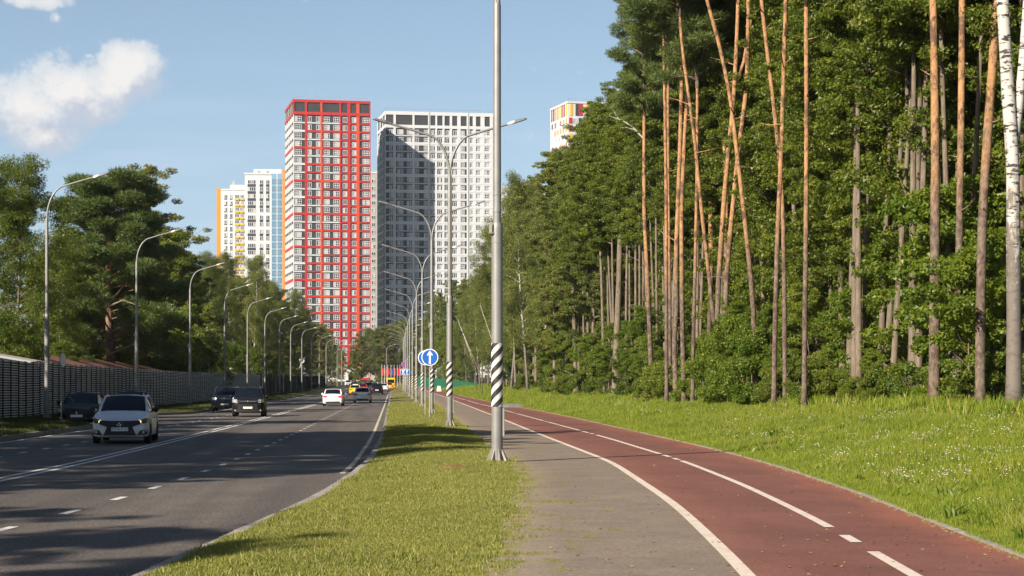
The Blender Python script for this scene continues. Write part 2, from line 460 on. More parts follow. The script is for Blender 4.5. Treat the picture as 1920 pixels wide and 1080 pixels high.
# ------------------------------------------------------------------ the ground
GY = np.concatenate([np.arange(-24, 90, 1.0), np.arange(90, 200, 2.5), np.arange(200, 420, 5.0), np.arange(420, 641, 10.0)])
def curve(pts):
    a = np.array(pts, float); y = np.arange(-40, 700, 1.0)
    x = np.interp(y, a[:, 0], a[:, 1])
    k = np.hanning(11); k /= k.sum()
    xs = np.convolve(np.pad(x, 5, mode='reflect', reflect_type='odd'), k, 'valid')
    return lambda Y: np.interp(Y, y, xs)
rise = curve([(-40, 0), (150, 0), (220, .18), (276, .42), (400, .95), (470, 1.3), (620, 3.2), (700, 3.9)])
x_kerb = curve([(-40, -9), (-20, -6.6), (0, -4.0), (15.3, -2.28), (26.4, -1.17), (33, -.80), (39.8, -.55), (55, -.40), (70, -.35), (250, -.3), (330, .2), (420, 1.0), (700, 3)])
x_walk = curve([(-40, -5), (-20, -3), (0, -.9), (14.9, .72), (18, 1.0), (19.4, 1.2), (24.3, 1.66), (31.1, 2.25), (36, 2.4), (52, 2.62), (73, 2.82), (124, 3.4), (180, 4.0), (240, 4.2), (300, 4.3), (450, 5.2), (700, 12)])
x_line = curve([(-40, -2.5), (-20, -.6), (0, 1.35), (14.9, 3.03), (23.3, 3.8), (36.4, 4.58), (59, 4.85), (84.5, 5.25), (152, 6.1), (230, 6.5), (300, 6.2), (450, 7.2), (700, 14)])
x_cent = curve([(-40, -.9), (-20, 1.0), (0, 2.95), (15.3, 4.45), (19.9, 4.98), (28, 5.65), (37.2, 6.17), (53.2, 6.55), (82, 6.85), (133, 7.4), (230, 7.7), (300, 7.4), (450, 8.4), (700, 15.2)])
x_redr = curve([(-40, .4), (-20, 2.3), (0, 4.25), (16.2, 5.86), (26.2, 6.95), (35, 7.65), (43.3, 8.05), (59, 8.4), (87, 8.95), (116, 9.2), (150, 9.3), (230, 9.0), (300, 8.7), (450, 9.7), (700, 16.5)])
def x_left(Y):           # left kerb, with a lay-by where two cars stand
    bay = np.clip((Y - 74) / 3.0, 0, 1) * np.clip((112 - Y) / 12.0, 0, 1)
    return x_kerb(Y) - 12.25 - 2.6 * bay * bay * (3 - 2 * bay)
def sm(t): t = np.clip(t, 0, 1); return t * t * (3 - 2 * t)
def bumps(X, Y): return .05 * np.sin(X * 1.3 + .7 * np.sin(Y * .31)) * np.sin(Y * .47 + X * .2) + .03 * np.sin(Y * 1.3 + 1.1 * X) * np.sin(X * 2.1)
def z_meadow(X, Y):
    s = X - x_redr(Y)
    return rise(Y) + .015 + sm(s / 7.8) * .86 + np.clip(s - 7.5, 0, 60) * .012 + bumps(X, Y) * sm(s / 2)
def z_verge(X, Y):
    s = x_left(Y) - X
    return rise(Y) - .05 + .06 * sm(s / 2.5) + .4 * bumps(X, Y) * sm(s / 2)
def z_strip(X, Y):
    s = np.clip((X - x_kerb(Y) - .16) / np.maximum(x_walk(Y) - x_kerb(Y) - .16, .3), 0, 1)
    return rise(Y) - .045 + .055 * sm(s * 2.2) + .05 * np.sin(PI * s)

def ribbon(name, xa, xb, cols, zf, m, ys=GY, power=1.0):
    u = np.linspace(0, 1, cols) ** power
    A, B = xa(ys), xb(ys)
    X = A[:, None] + (B - A)[:, None] * u[None]
    Y = np.repeat(ys[:, None], cols, 1)
    me = grid_mesh(name, np.stack([X, Y, zf(X, Y)], -1), m); at_ = me.attributes.new('across', 'FLOAT', 'POINT'); at_.data.foreach_set('value', np.repeat(u[None], len(ys), 0).astype(np.float32).ravel())
    o = link(name, me)
    return tag(o, kind='structure')
ZR = lambda X, Y: rise(Y) - .20
road = ribbon('road', x_left, x_kerb, 14, ZR, 'road_asphalt')
strip = ribbon('grass_strip', lambda y: x_kerb(y) + .16, x_walk, 14, z_strip, 'verge_soil')
walk = ribbon('footpath', x_walk, x_line, 8, lambda X, Y: rise(Y) + .01, 'path_asphalt')
bike = ribbon('cycle_path', x_line, x_redr, 8, lambda X, Y: rise(Y) + .01, 'red_surfacing')
meadow = ribbon('meadow', x_redr, lambda y: x_redr(y) + 7.6, 26, z_meadow, 'meadow_soil')
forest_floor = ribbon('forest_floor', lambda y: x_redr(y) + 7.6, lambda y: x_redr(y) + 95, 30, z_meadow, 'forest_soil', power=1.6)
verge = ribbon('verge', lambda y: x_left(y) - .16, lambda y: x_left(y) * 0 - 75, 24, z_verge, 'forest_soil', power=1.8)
gy = np.concatenate([np.linspace(-400, 640, 30), np.linspace(700, 4500, 20)]); gx = np.linspace(-3000, 3000, 41)
GX_, GY_ = np.meshgrid(gx, gy)
ground = tag(link('ground', grid_mesh('ground', np.stack([GX_, GY_, rise(GY_) - .75], -1), 'far_ground')), kind='structure')

# kerbs: single stones near the camera, one run beyond
def kerb(name, xf, side, y0, ysplit, y1, stones):
    root = tag(empty(name), kind='structure')
    def piece(ya, yb, b):
        xa, xb = float(xf(ya)), float(xf(yb)); za, zb = float(rise(ya)), float(rise(yb))
        w = .155 * side
        q = [(xa, ya), (xa + w, ya), (xb + w, yb), (xb, yb)]
        if side < 0: q = q[::-1]
        zz = [za, za, zb, zb] if side > 0 else [zb, zb, za, za]
        lo = [(x, y, z - .42) for (x, y), z in zip(q, zz)]; hi = [(x, y, z - .045) for (x, y), z in zip(q, zz)]
        b.add(lo + hi, [(3, 2, 1, 0), (4, 5, 6, 7), (0, 1, 5, 4), (1, 2, 6, 5), (2, 3, 7, 6), (3, 0, 4, 7)], 'kerb_concrete')
    y = y0
    while y < ysplit and stones:
        b = MB(); piece(y + .008, y + .992, b); o = b.build('kerb_stone', root)
        o.location.z = random.uniform(-.006, .006); o.location.x = random.uniform(-.006, .006)
        y += 1.0
    b = MB()
    while y < y1:
        st = 1.0 if y < 120 else 4.0
        piece(y + .006, y + st - .006, b); y += st
    k = b.build('kerb_run', root); tag(k, kind='stuff')
    return root
random.seed(4)
kerb('kerb', x_kerb, 1, 8, 62, 620, True)
kerb('kerb', x_left, -1, 40, 78, 620, True)

# flush edging stones along the grass side of the cycle path
def edging():
    root = tag(empty('path_edging'), kind='structure'); y = 11.0; rest = MB(); rnd = random.Random(9)
    while y < 240:
        b = MB() if y < 48 else rest
        q = [(float(x_redr(y + .006)) - .005, y + .006), (float(x_redr(y + .006)) + .085, y + .006), (float(x_redr(y + .994)) + .085, y + .994), (float(x_redr(y + .994)) - .005, y + .994)]
        zt = float(rise(y)) + .022 + rnd.uniform(-.006, .006)
        b.add([(x, yy, zt - .2) for x, yy in q] + [(x, yy, zt) for x, yy in q], [(3, 2, 1, 0), (4, 5, 6, 7), (0, 1, 5, 4), (1, 2, 6, 5), (2, 3, 7, 6), (3, 0, 4, 7)], 'kerb_concrete')
        if y < 48: b.build('edging_stone', root)
        y += 1.0
    tag(rest.build('edging_run', root), kind='stuff')
edging()
# painted markings
def stripe(b, xf, w, ya, yb, m, z=-.196, step=1.0):
    ys = np.arange(ya, yb, step).tolist() + [yb]
    L = [(float(xf(y)) - w / 2, y, float(rise(y)) + z) for y in ys]; Rr = [(float(xf(y)) + w / 2, y, float(rise(y)) + z) for y in ys]
    n = len(ys)
    b.add(L + Rr, [(i, n + i, n + i + 1, i + 1) for i in range(n - 1)], m)
def marking(name, b): tag(b.build(name), kind='structure')
def off(d): return lambda y: x_kerb(y) + d
b = MB(); stripe(b, off(-.34), .115, 36, 560, 'yellowed_paint'); marking('edge_line', b)
b = MB()
for d in (-6.62, -6.92): stripe(b, off(d), .13, 5, 560, 'road_paint')
marking('double_centre_line', b)
b = MB()
for k in range(170):
    y = 6.7 + 3 * k
    stripe(b, off(-3.3), .13, y, y + .82, 'road_paint')
    stripe(b, off(-9.45), .14, y + 1, y + 1.85, 'road_paint')
marking('lane_dashes', b)
b = MB(); stripe(b, off(-11.9), .12, 30, 74, 'road_paint'); stripe(b, off(-11.9), .12, 112, 560, 'road_paint'); marking('edge_line', b)
b = MB(); stripe(b, x_line, .13, -20, 330, 'path_paint', .016); marking('path_edge_line', b)
b = MB()
for ya, yb in ((-8, 16.9), (17.9, 18.75), (19.8, 37.2), (37.7, 38.55), (39.2, 40.3), (40.9, 56.4), (57.4, 58.3), (59, 76), (77, 78), (79, 98), (99, 100.2), (101, 122), (123, 124.4), (126, 148), (150, 176), (180, 240)):
    stripe(b, x_cent, .12, ya, yb, 'path_paint', .016)
marking('cycle_centre_line', b)
# bare red soil in the strip, old gravel heap by the far meadow
def blob(name, cx, cy, rx, ry, z, m, seed, h=.012):
    rnd = random.Random(seed); b = MB(); n = 22
    ring = [(cx + rx * (.75 + .35 * rnd.random()) * math.cos(2 * PI * k / n), cy + ry * (.75 + .35 * rnd.random()) * math.sin(2 * PI * k / n)) for k in range(n)]
    vs = [(cx, cy, z(cx, cy) + h)] + [(cx + (x - cx) * .5, cy + (y - cy) * .5, z(x, y) + h * .9) for x, y in ring] + [(x, y, z(x, y) - .004) for x, y in ring]
    fs = [(0, 1 + k, 1 + (k + 1) % n) for k in range(n)] + [(1 + k, 1 + n + k, 1 + n + (k + 1) % n, 1 + (k + 1) % n) for k in range(n)]
    b.add(vs, fs, m); return tag(b.build(name, smooth=True), kind='structure')
blob('bare_soil', px(852, 33.0), 33.2, .36, .5, lambda x, y: float(z_strip(np.array(x), np.array(y))), 'red_soil', 1, .05)
blob('gravel_heap', px(955, 128), 128, 1.5, 2.2, lambda x, y: float(z_meadow(np.array(x), np.array(y))), 'gravel_grey', 2, .22)

# ------------------------------------------------------------------ grass (stuff, geometry nodes on scattered points)
def tuft(name, rnd, n, h, spread, w, m, lean=.5, flower=False):
    V, Fc = [], []
    for i in range(n):
        a = rnd.uniform(0, 2 * PI); r = spread * math.sqrt(rnd.random()); x, y = r * math.cos(a), r * math.sin(a)
        hh = h * rnd.uniform(.55, 1.1); la = rnd.uniform(0, 2 * PI); le = lean * rnd.uniform(.2, 1) * hh
        dx, dy = math.cos(la) * le, math.sin(la) * le; ta = rnd.uniform(0, PI); tx, ty = math.cos(ta) * w / 2, math.sin(ta) * w / 2
        k = len(V)
        V += [(x - tx, y - ty, 0), (x + tx, y + ty, 0), (x + dx * .4 + tx * .7, y + dy * .4 + ty * .7, hh * .62), (x + dx * .4 - tx * .7, y + dy * .4 - ty * .7, hh * .62), (x + dx, y + dy, hh), (x + dx * .99, y + dy * .99, hh * .99)]
        Fc += [(k, k + 1, k + 2, k + 3), (k + 3, k + 2, k + 4, k + 5)]
    return np_mesh(name, np.array(V), np.array(Fc), m)
def protos(cname, meshes):
    col = bpy.data.collections.new(cname)
    for me in meshes: col.objects.link(bpy.data.objects.new(me.name, me))
    return col
def scatter(name, P, S, col, seed, extra_tilt=.12):
    n = len(P); rng = np.random.default_rng(seed)
    me = bpy.data.meshes.new(name); me.vertices.add(n); me.vertices.foreach_set('co', np.asarray(P, np.float32).ravel())
    a = me.attributes.new('rotv', 'FLOAT_VECTOR', 'POINT')
    rot = np.stack([rng.normal(0, extra_tilt, n), rng.normal(0, extra_tilt, n), rng.uniform(0, 6.283, n)], -1)
    a.data.foreach_set('vector', rot.astype(np.float32).ravel())
    a = me.attributes.new('scl', 'FLOAT', 'POINT'); a.data.foreach_set('value', np.asarray(S, np.float32))
    me.update()
    o = link(name, me)
    g = bpy.data.node_groups.new(name + '_nodes', 'GeometryNodeTree')
    g.interface.new_socket('Geometry', in_out='INPUT', socket_type='NodeSocketGeometry')
    g.interface.new_socket('Geometry', in_out='OUTPUT', socket_type='NodeSocketGeometry')
    t = NT(g); gi = t.n('NodeGroupInput'); go = t.n('NodeGroupOutput')
    ci = t.n('GeometryNodeCollectionInfo'); ci.inputs[0].default_value = col; ci.inputs[1].default_value = True; ci.inputs[2].default_value = True
    ip = t.n('GeometryNodeInstanceOnPoints'); ip.inputs['Pick Instance'].default_value = True
    na = t.n('GeometryNodeInputNamedAttribute'); na.data_type = 'FLOAT_VECTOR'; na.inputs[0].default_value = 'rotv'
    nb = t.n('GeometryNodeInputNamedAttribute'); nb.data_type = 'FLOAT'; nb.inputs[0].default_value = 'scl'
    t.l(gi.outputs[0], ip.inputs['Points']); t.l(ci.outputs[0], ip.inputs['Instance'])
    t.l(na.outputs[0], ip.inputs['Rotation']); t.l(nb.outputs[0], ip.inputs['Scale']); t.l(ip.outputs[0], go.inputs[0])
    md = o.modifiers.new('scatter', 'NODES'); md.node_group = g
    return tag(o, kind='stuff')
def strew(n, xa, xb, ya, yb, rng, pw=1.7, jit=0.0):
    """points between two edges, denser near the camera"""
    u = rng.random(n); e = 1 - pw
    Y = (ya ** e + u * (yb ** e - ya ** e)) ** (1 / e)
    A, B = xa(Y), xb(Y)
    return A + (B - A) * rng.random(n), Y

def plant_grass():
    rnd = random.Random(7); rng = np.random.default_rng(7)
    mown = protos('mown_tufts', [tuft('mown_tuft', rnd, 30, .032, .09, .0055, 'grass_mown', 1.0) for _ in range(5)])
    X, Y = strew(95000, lambda y: x_kerb(y) + .20, lambda y: x_walk(y) + .05, 13.0, 150, rng, 1.9)
    # ragged right border and bare patches
    keep = ~((np.abs(X - px(852, 33.2)) < .42) & (np.abs(Y - 33.2) < .5)) & (X < x_walk(Y) + .06 * np.sin(Y * 2.3) * np.sin(Y * .9) + .0)
    patch = np.sin(X * 1.7 + 1.1 * np.sin(Y * .6)) * np.sin(Y * .8 + X * .4)
    keep &= rng.random(len(X)) < .72 + .28 * patch
    X, Y = X[keep], Y[keep]; S = rng.uniform(.6, 1.25, len(X)) * (1 + .25 * patch[keep]) * np.where(rng.random(len(X)) < .03, 1.7, 1) * (1 + np.clip((Y - 40) / 60, 0, 1.2))
    scatter('mown_grass', np.stack([X, Y, z_strip(X, Y) - .004], -1), S, mown, 1)
    tall = protos('meadow_tufts', [tuft('meadow_tuft', rnd, 20, .17, .13, .011, 'grass_tall', .55) for _ in range(6)])
    X, Y = strew(95000, lambda y: x_redr(y) + .04, lambda y: x_redr(y) + 8.6, 13.0, 330, rng, 1.75)
    s = X - x_redr(Y); fade = np.clip(.40 + s / 1.2, .35, 1.0)
    hump = 1 + .5 * np.sin(X * .9 + 1.7 * np.sin(Y * .3)) * np.sin(Y * .42)
    S = rng.uniform(.55, 1.25, len(X)) * fade * hump * (1 + np.clip((Y - 45) / 120, 0, 1.0))
    scatter('meadow_grass', np.stack([X, Y, z_meadow(X, Y) - .01], -1), S, tall, 2)
    # taller weeds along the forest edge
    weeds = protos('weed_tufts', [tuft('weed_tuft', rnd, 22, .42, .22, .03, 'grass_tall', .5) for _ in range(4)])
    X, Y = strew(5200, lambda y: x_redr(y) + 6.2, lambda y: x_redr(y) + 9.5, 30.0, 330, rng, 1.5)
    scatter('edge_weeds', np.stack([X, Y, z_meadow(X, Y) - .02], -1), rng.uniform(.5, 1.35, len(X)), weeds, 3)
    # left verge
    shade = protos('verge_tufts', [tuft('verge_tuft', rnd, 18, .11, .13, .012, 'grass_shade', .6) for _ in range(4)])
    X, Y = strew(22000, lambda y: x_left(y) - 5.2, lambda y: x_left(y) - .12, 48.0, 330, rng, 1.6)
    scatter('verge_grass', np.stack([X, Y, z_verge(X, Y) - .01], -1), rng.uniform(.7, 1.6, len(X)), shade, 4)
    # darker broad-leaved weeds and pale seed heads give the meadow its patches
    broad = protos('broad_weeds', [tuft('broad_weed', rnd, 12, .16, .16, .045, 'leaf_bright', .9) for _ in range(4)])
    X, Y = strew(5200, lambda y: x_redr(y) + .3, lambda y: x_redr(y) + 8.4, 13.5, 160, rng, 1.7)
    pt = np.sin(X * 1.9 + 1.3 * np.sin(Y * .5)) * np.sin(Y * .9 + X * .7); k = rng.random(len(X)) < np.clip(.12 + pt, .03, 1); X, Y = X[k], Y[k]
    scatter('meadow_weeds', np.stack([X, Y, z_meadow(X, Y) - .01], -1), rng.uniform(.5, 1.3, len(X)), broad, 11)
    seed = protos('seed_heads', [tuft('seed_head', rnd, 9, .34, .16, .006, 'grass_straw', .45) for _ in range(4)])
    X, Y = strew(2600, lambda y: x_redr(y) + .6, lambda y: x_redr(y) + 8.6, 13.5, 160, rng, 1.7)
    pt = np.sin(X * .8 + 2.3 * np.sin(Y * .27) + 1) * np.sin(Y * .4 - X * .5); k = rng.random(len(X)) < np.clip(.2 + pt, .05, 1); X, Y = X[k], Y[k]
    scatter('meadow_stalks', np.stack([X, Y, z_meadow(X, Y) - .01], -1), rng.uniform(.6, 1.15, len(X)), seed, 12)
    # white clover and daisies
    def bloom(name, n, rad, r, h):
        V, Fc = [], []
        for i in range(n):
            a = rnd.uniform(0, 6.28); q = rad * math.sqrt(rnd.random()); cx, cy, cz = q * math.cos(a), q * math.sin(a), h * rnd.uniform(.7, 1.15); rr = r * rnd.uniform(.7, 1.2)
            k = len(V)
            V += [(cx + rr, cy, cz), (cx, cy + rr, cz + .004), (cx - rr, cy, cz), (cx, cy - rr, cz), (cx, cy, cz + rr * .9), (cx, cy, cz - rr * .5)]
            Fc += [(k, k + 1, k + 4), (k + 1, k + 2, k + 4), (k + 2, k + 3, k + 4), (k + 3, k, k + 4), (k + 1, k, k + 5), (k + 2, k + 1, k + 5), (k + 3, k + 2, k + 5), (k, k + 3, k + 5)]
        return np_mesh(name, np.array(V), np.array(Fc), 'petal')
    blooms = protos('blooms', [bloom('bloom', rnd.randint(2, 6), .14, .013, .21) for _ in range(6)])
    X, Y = strew(5200, lambda y: x_redr(y) + .7, lambda y: x_redr(y) + 8.2, 14.0, 110, rng, 1.6)
    pt = np.sin(X * 1.1 + 2 * np.sin(Y * .21)) * np.sin(Y * .55 + .6 * X)
    keep = rng.random(len(X)) < np.clip(.12 + .85 * pt, .03, 1)
    keep &= rng.random(len(X)) < np.clip(1.35 - Y / 55, .12, 1)
    X, Y = X[keep], Y[keep]
    scatter('meadow_flowers', np.stack([X, Y, z_meadow(X, Y)], -1), rng.uniform(.8, 1.25, len(X)) * (1 + np.clip((Y - 30) / 60, 0, .8)), blooms, 5)
    # grass sprouting through the footpath, in short streaks across it
    sx, sy = [], []
    for (cx, cy, w) in ((1035, 940, 42), (1040, 890, 30), (1055, 905, 16), (1045, 943, 60), (1030, 968, 26), (1155, 995, 20), (1100, 1000, 10), (1000, 1040, 30), (1030, 1055, 24), (1055, 1070, 22), (1000, 850, 14),
                        (985, 965, 10), (1060, 975, 24), (1110, 1010, 16), (950, 1040, 40), (1075, 1030, 14), (1015, 897, 12), (1070, 1015, 18), (940, 1070, 20), (1140, 960, 8), (1010, 915, 40), (1025, 995, 40)):
        Yc = EYE * F / (cy - VY)
        for k in range(int(w * 1.4)):
            sx.append(px(cx + rnd.gauss(0, w * .5), Yc)); sy.append(Yc + rnd.gauss(0, .09))
    sx, sy = np.array(sx), np.array(sy); k = (sx > x_walk(sy)) & (sx < x_line(sy) - .1); sx, sy = sx[k], sy[k]
    scatter('path_sprouts', np.stack([sx, sy, rise(sy) + .008], -1), rng.uniform(.15, .55, len(sx)), mown, 6)
    # crumbs of dead leaf and straw
    crumb = protos('crumbs', [np_mesh('crumb', np.array([(-.02, -.011, .003), (.018, -.013, .006), (.022, .012, .002), (-.016, .01, .012)]), np.array([(0, 1, 2, 3)]), 'dry_leaf')])
    X, Y = strew(420, x_walk, x_redr, 13.5, 70, rng, 1.7)
    scatter('fallen_leaves', np.stack([X, Y, rise(Y) + .014], -1), rng.uniform(.5, 1.3, len(X)), crumb, 7)
    X, Y = strew(700, lambda y: x_walk(y), lambda y: x_walk(y) + .25, 13.5, 40, rng, 1.4)
    scatter('path_border_grass', np.stack([X - .1 + .25 * (rng.random(len(X)) ** 2), Y, rise(Y) + .006], -1), rng.uniform(.4, 1.2, len(X)), mown, 8)
    X, Y = strew(380, lambda y: x_redr(y) - .12, lambda y: x_redr(y) + .05, 13.5, 60, rng, 1.4)
    straw = protos('straws', [tuft('straw_tuft', rnd, 12, .05, .06, .008, 'grass_straw', 1.4)])
    scatter('path_edge_straw', np.stack([X, Y, rise(Y) + .01], -1), rng.uniform(.3, .65, len(X)), straw, 9)
plant_grass()
# ------------------------------------------------------------------ trees
def leaves_np(rng, centers, radii, n, L, W, up=.7, flat=.65, outward=None):
    """n rhombic leaves spread through clumps"""
    centers = np.asarray(centers, float); radii = np.asarray(radii, float)
    w = radii ** 2; idx = rng.choice(len(centers), n, p=w / w.sum())
    g = rng.normal(size=(n, 3)); g /= np.linalg.norm(g, axis=1)[:, None]
    rad = rng.random(n) ** .45
    P = centers[idx] + g * (rad * radii[idx])[:, None] * np.array([1, 1, flat])
    nor = rng.normal(size=(n, 3)) * .8 + g * .55 + np.array([0, 0, up])
    nor /= np.linalg.norm(nor, axis=1)[:, None]
    a = np.cross(nor, rng.normal(size=(n, 3))); a /= np.linalg.norm(a, axis=1)[:, None]
    b = np.cross(nor, a)
    s = rng.uniform(.65, 1.25, n)[:, None]
    a = a * (L / 2) * s; b = b * (W / 2) * s
    V = np.stack([P - a * .8 + b, P + a * 1.2, P - a * .8 - b], 1).reshape(-1, 3)
    return V
def quads(n): return np.arange(n * 3).reshape(-1, 3)

def sway(rnd, H, amt, n=12, lean=(0, 0)):
    ax, ay, p1, p2 = rnd.uniform(-amt, amt), rnd.uniform(-amt, amt), rnd.uniform(0, 6), rnd.uniform(0, 6)
    return [(lean[0] * t + ax * math.sin(t * 3 + p1) - ax * math.sin(p1), lean[1] * t + ay * math.sin(t * 3.4 + p2) - ay * math.sin(p2), -.4 + (H + .4) * t) for t in [i / n for i in range(n + 1)]]
def at_h(path, z):
    for i in range(len(path) - 1):
        if path[i + 1][2] >= z:
            t = (z - path[i][2]) / (path[i + 1][2] - path[i][2]); return Vector(path[i]).lerp(Vector(path[i + 1]), t)
    return Vector(path[-1])

def broadleaf(seed, H, cb, Rm, n, L, W, r0, bark='grey_bark', leaf='leaf_forest', nb=34, shape=None, droop=0.0, clump=(.42, .8), flat=.5, elev=(12, 48), amt=.25, up=.7, low=0, fine=False):
    """returns trunk mesh and crown mesh of one broadleaved tree"""
    rnd = random.Random(seed); rng = np.random.default_rng(seed)
    path = sway(rnd, H * .96, amt); m = MB()
    m.tube(path, [r0 * (1.25 if i == 0 else (1 - .93 * (i / (len(path) - 1)) ** .9)) for i in range(len(path))], bark, 9)
    shape = shape or (lambda t: .45 + .75 * math.sin(PI * min(1, t * .92 + .12)) ** .8)
    cs, rs = [], []
    for i in range(nb):
        t = (i + rnd.random()) / nb
        z = cb + (H - cb) * t * .97
        ln = Rm * shape(t) * rnd.uniform(.6, 1.12); az = i * 2.4 + rnd.uniform(-.5, .5); el = R(rnd.uniform(*elev)) * (1 - .3 * t) + t * .35
        p0 = at_h(path, z); d = Vector((math.cos(az) * math.cos(el), math.sin(az) * math.cos(el), math.sin(el)))
        pts = [p0 + d * (ln * k / 4) + Vector((0, 0, -droop * ln * (k / 4) ** 2)) + Vector((rnd.uniform(-.1, .1), rnd.uniform(-.1, .1), 0)) * (k * .5) for k in range(5)]
        rb = max(.012, r0 * .34 * (1 - t * .75))
        m.tube(pts, [rb * (1 - .2 * k) for k in range(5)], bark, 5, False)
        if fine:
            for k in np.linspace(1.0, 4.0, 8):
                q = pts[int(k)].lerp(pts[min(4, int(k) + 1)], float(k % 1))
                for j in range(2):
                    o = Vector((rnd.gauss(0, .42), rnd.gauss(0, .42), rnd.gauss(0, .36))) * (.4 + .2 * k)
                    cs.append(tuple(q + o)); rs.append(rnd.uniform(*clump) * .62)
            continue
        for k in (1.6, 2.5, 3.2, 4.0):
            q = pts[int(k)].lerp(pts[min(4, int(k) + 1)], k % 1)
            if k < 2.6 and t < .8 and rnd.random() < .6: continue
            for j in range(2 if k > 2 else 1):
                o = Vector((rnd.gauss(0, .45), rnd.gauss(0, .45), rnd.gauss(0, .3))) * (Rm / 3)
                cs.append(tuple(q + o)); rs.append(rnd.uniform(*clump) * (.7 + .3 * ln / Rm))
                if droop:
                    cs.append(tuple(q + o + Vector((0, 0, -rnd.uniform(.4, 1.1))))); rs.append(rnd.uniform(*clump) * .6)
    top = at_h(path, H)
    for k in range(6): cs.append((top.x + rnd.gauss(0, .4), top.y + rnd.gauss(0, .4), top.z + rnd.uniform(-1.2, .5))); rs.append(rnd.uniform(*clump) * .8)
    for k in range(low):      # suckers and low sprays
        a = rnd.uniform(0, 6.28); q = Rm * rnd.uniform(.1, .8); cs.append((q * math.cos(a), q * math.sin(a), rnd.uniform(.3, cb))); rs.append(rnd.uniform(*clump) * .8)
    V = leaves_np(rng, cs, rs, n, L, W, up, flat)
    return m.mesh('trunk', True), np_mesh('crown', V, quads(n), leaf)

def bush(seed, H, Rm, n, L, W, leaf, clumps=34):
    rnd = random.Random(seed); rng = np.random.default_rng(seed); m = MB(); cs, rs = [], []
    for i in range(9):
        a = i * 2.4; ln = rnd.uniform(.5, 1.0); d = Vector((math.cos(a) * Rm * .6 * ln, math.sin(a) * Rm * .6 * ln, H * .75))
        m.tube([(0, 0, -.2), d * .4 + Vector((rnd.uniform(-.1, .1), rnd.uniform(-.1, .1), 0)), d], [.03, .022, .008], 'grey_bark', 5, False)
    for i in range(clumps):
        a = rnd.uniform(0, 6.28); t = rnd.random(); q = Rm * math.sqrt(rnd.random()) * (1 - .55 * t ** 2)
        cs.append((q * math.cos(a), q * math.sin(a), .15 + H * t * .92)); rs.append(rnd.uniform(.28, .5) * (Rm / 1.6) ** .5)
    V = leaves_np(rng, cs, rs, n, L, W, .5, .8)
    return m.mesh('stem', True), np_mesh('foliage', V, quads(n), leaf)

def needles_np(rng, centers, radii, n, L, W, flat):
    centers = np.asarray(centers, float); radii = np.asarray(radii, float)
    w = radii ** 2; idx = rng.choice(len(centers), n, p=w / w.sum())
    g = rng.normal(size=(n, 3)); g /= np.linalg.norm(g, axis=1)[:, None]
    P = centers[idx] + g * ((rng.random(n) ** .4) * radii[idx])[:, None] * np.array([1, 1, flat])
    a = g * np.array([1, 1, .7]) + rng.normal(size=(n, 3)) * .55 + np.array([0, 0, .55]); a /= np.linalg.norm(a, axis=1)[:, None]
    b = np.cross(a, rng.normal(size=(n, 3))); b /= np.linalg.norm(b, axis=1)[:, None]
    s = rng.uniform(.7, 1.2, n)[:, None]; a = a * L * s; b = b * (W / 2)
    return np.stack([P - b, P + a, P + b], 1).reshape(-1, 3)

def pine_crown(seed, H, Rm, n, nb=26, flat=.42, L=.26, W=.05, start=0.0, shape=None, pad=(.55, 1.0), upel=(5, 35)):
    """branches + needles of a pine, root at the bottom of the crown"""
    rnd = random.Random(seed); rng = np.random.default_rng(seed); m = MB(); cs, rs = [], []
    shape = shape or (lambda t: .55 + .65 * math.sin(PI * (t * .8 + .1)))
    m.tube([(0, 0, -.2), (rnd.uniform(-.15, .15), rnd.uniform(-.15, .15), H * .5), (rnd.uniform(-.3, .3), rnd.uniform(-.3, .3), H * .95)], [.12, .09, .02], 'pine_bark', 7, False)
    for i in range(nb):
        t = (i + rnd.random()) / nb; az = i * 2.4 + rnd.uniform(-.6, .6); ln = Rm * shape(t) * rnd.uniform(.5, 1.1); el = R(rnd.uniform(*upel)) + t * .3
        p0 = Vector((0, 0, start + (H - start) * t * .95)); d = Vector((math.cos(az) * math.cos(el), math.sin(az) * math.cos(el), math.sin(el)))
        pts = [p0 + d * (ln * k / 4) + Vector((0, 0, .06 * ln * math.sin(k * 1.3 + i))) for k in range(5)]
        m.tube(pts, [.05 * (1.1 - .22 * k) * (1.3 - .6 * t) + .008 for k in range(5)], 'pine_bark', 5, False)
        for k in (2, 3, 4, 4):
            o = Vector((rnd.gauss(0, .35), rnd.gauss(0, .35), rnd.gauss(.1, .14)))
            cs.append(tuple(pts[k] + o)); rs.append(rnd.uniform(*pad) * (.75 if k == 2 else 1))
    for k in range(5): cs.append((rnd.gauss(0, .35), rnd.gauss(0, .35), H + rnd.uniform(-1, .2))); rs.append(rnd.uniform(*pad) * .8)
    V = needles_np(rng, cs, rs, n, L, W, flat)
    return m, np_mesh('crown', V, quads(n), 'leaf_pine')

def gz(X, Y):
    X, Y = np.array(float(X)), np.array(float(Y))
    if X > x_redr(Y): return float(z_meadow(X, Y))
    if X < x_left(Y): return float(z_verge(X, Y))
    return float(rise(Y))

def plant(name, meshes, X, Y, label, cat='tree', group=None, s=1.0, rz=None, sz=None, names=('trunk', 'crown'), z=None):
    r = empty(name, (X, Y, gz(X, Y) if z is None else z), rz if rz is not None else random.uniform(0, 6.28))
    r.scale = (s, s, sz or s); tag(r, label, cat, group)
    for me, nm in zip(meshes, names): link(nm, me, r)
    return r

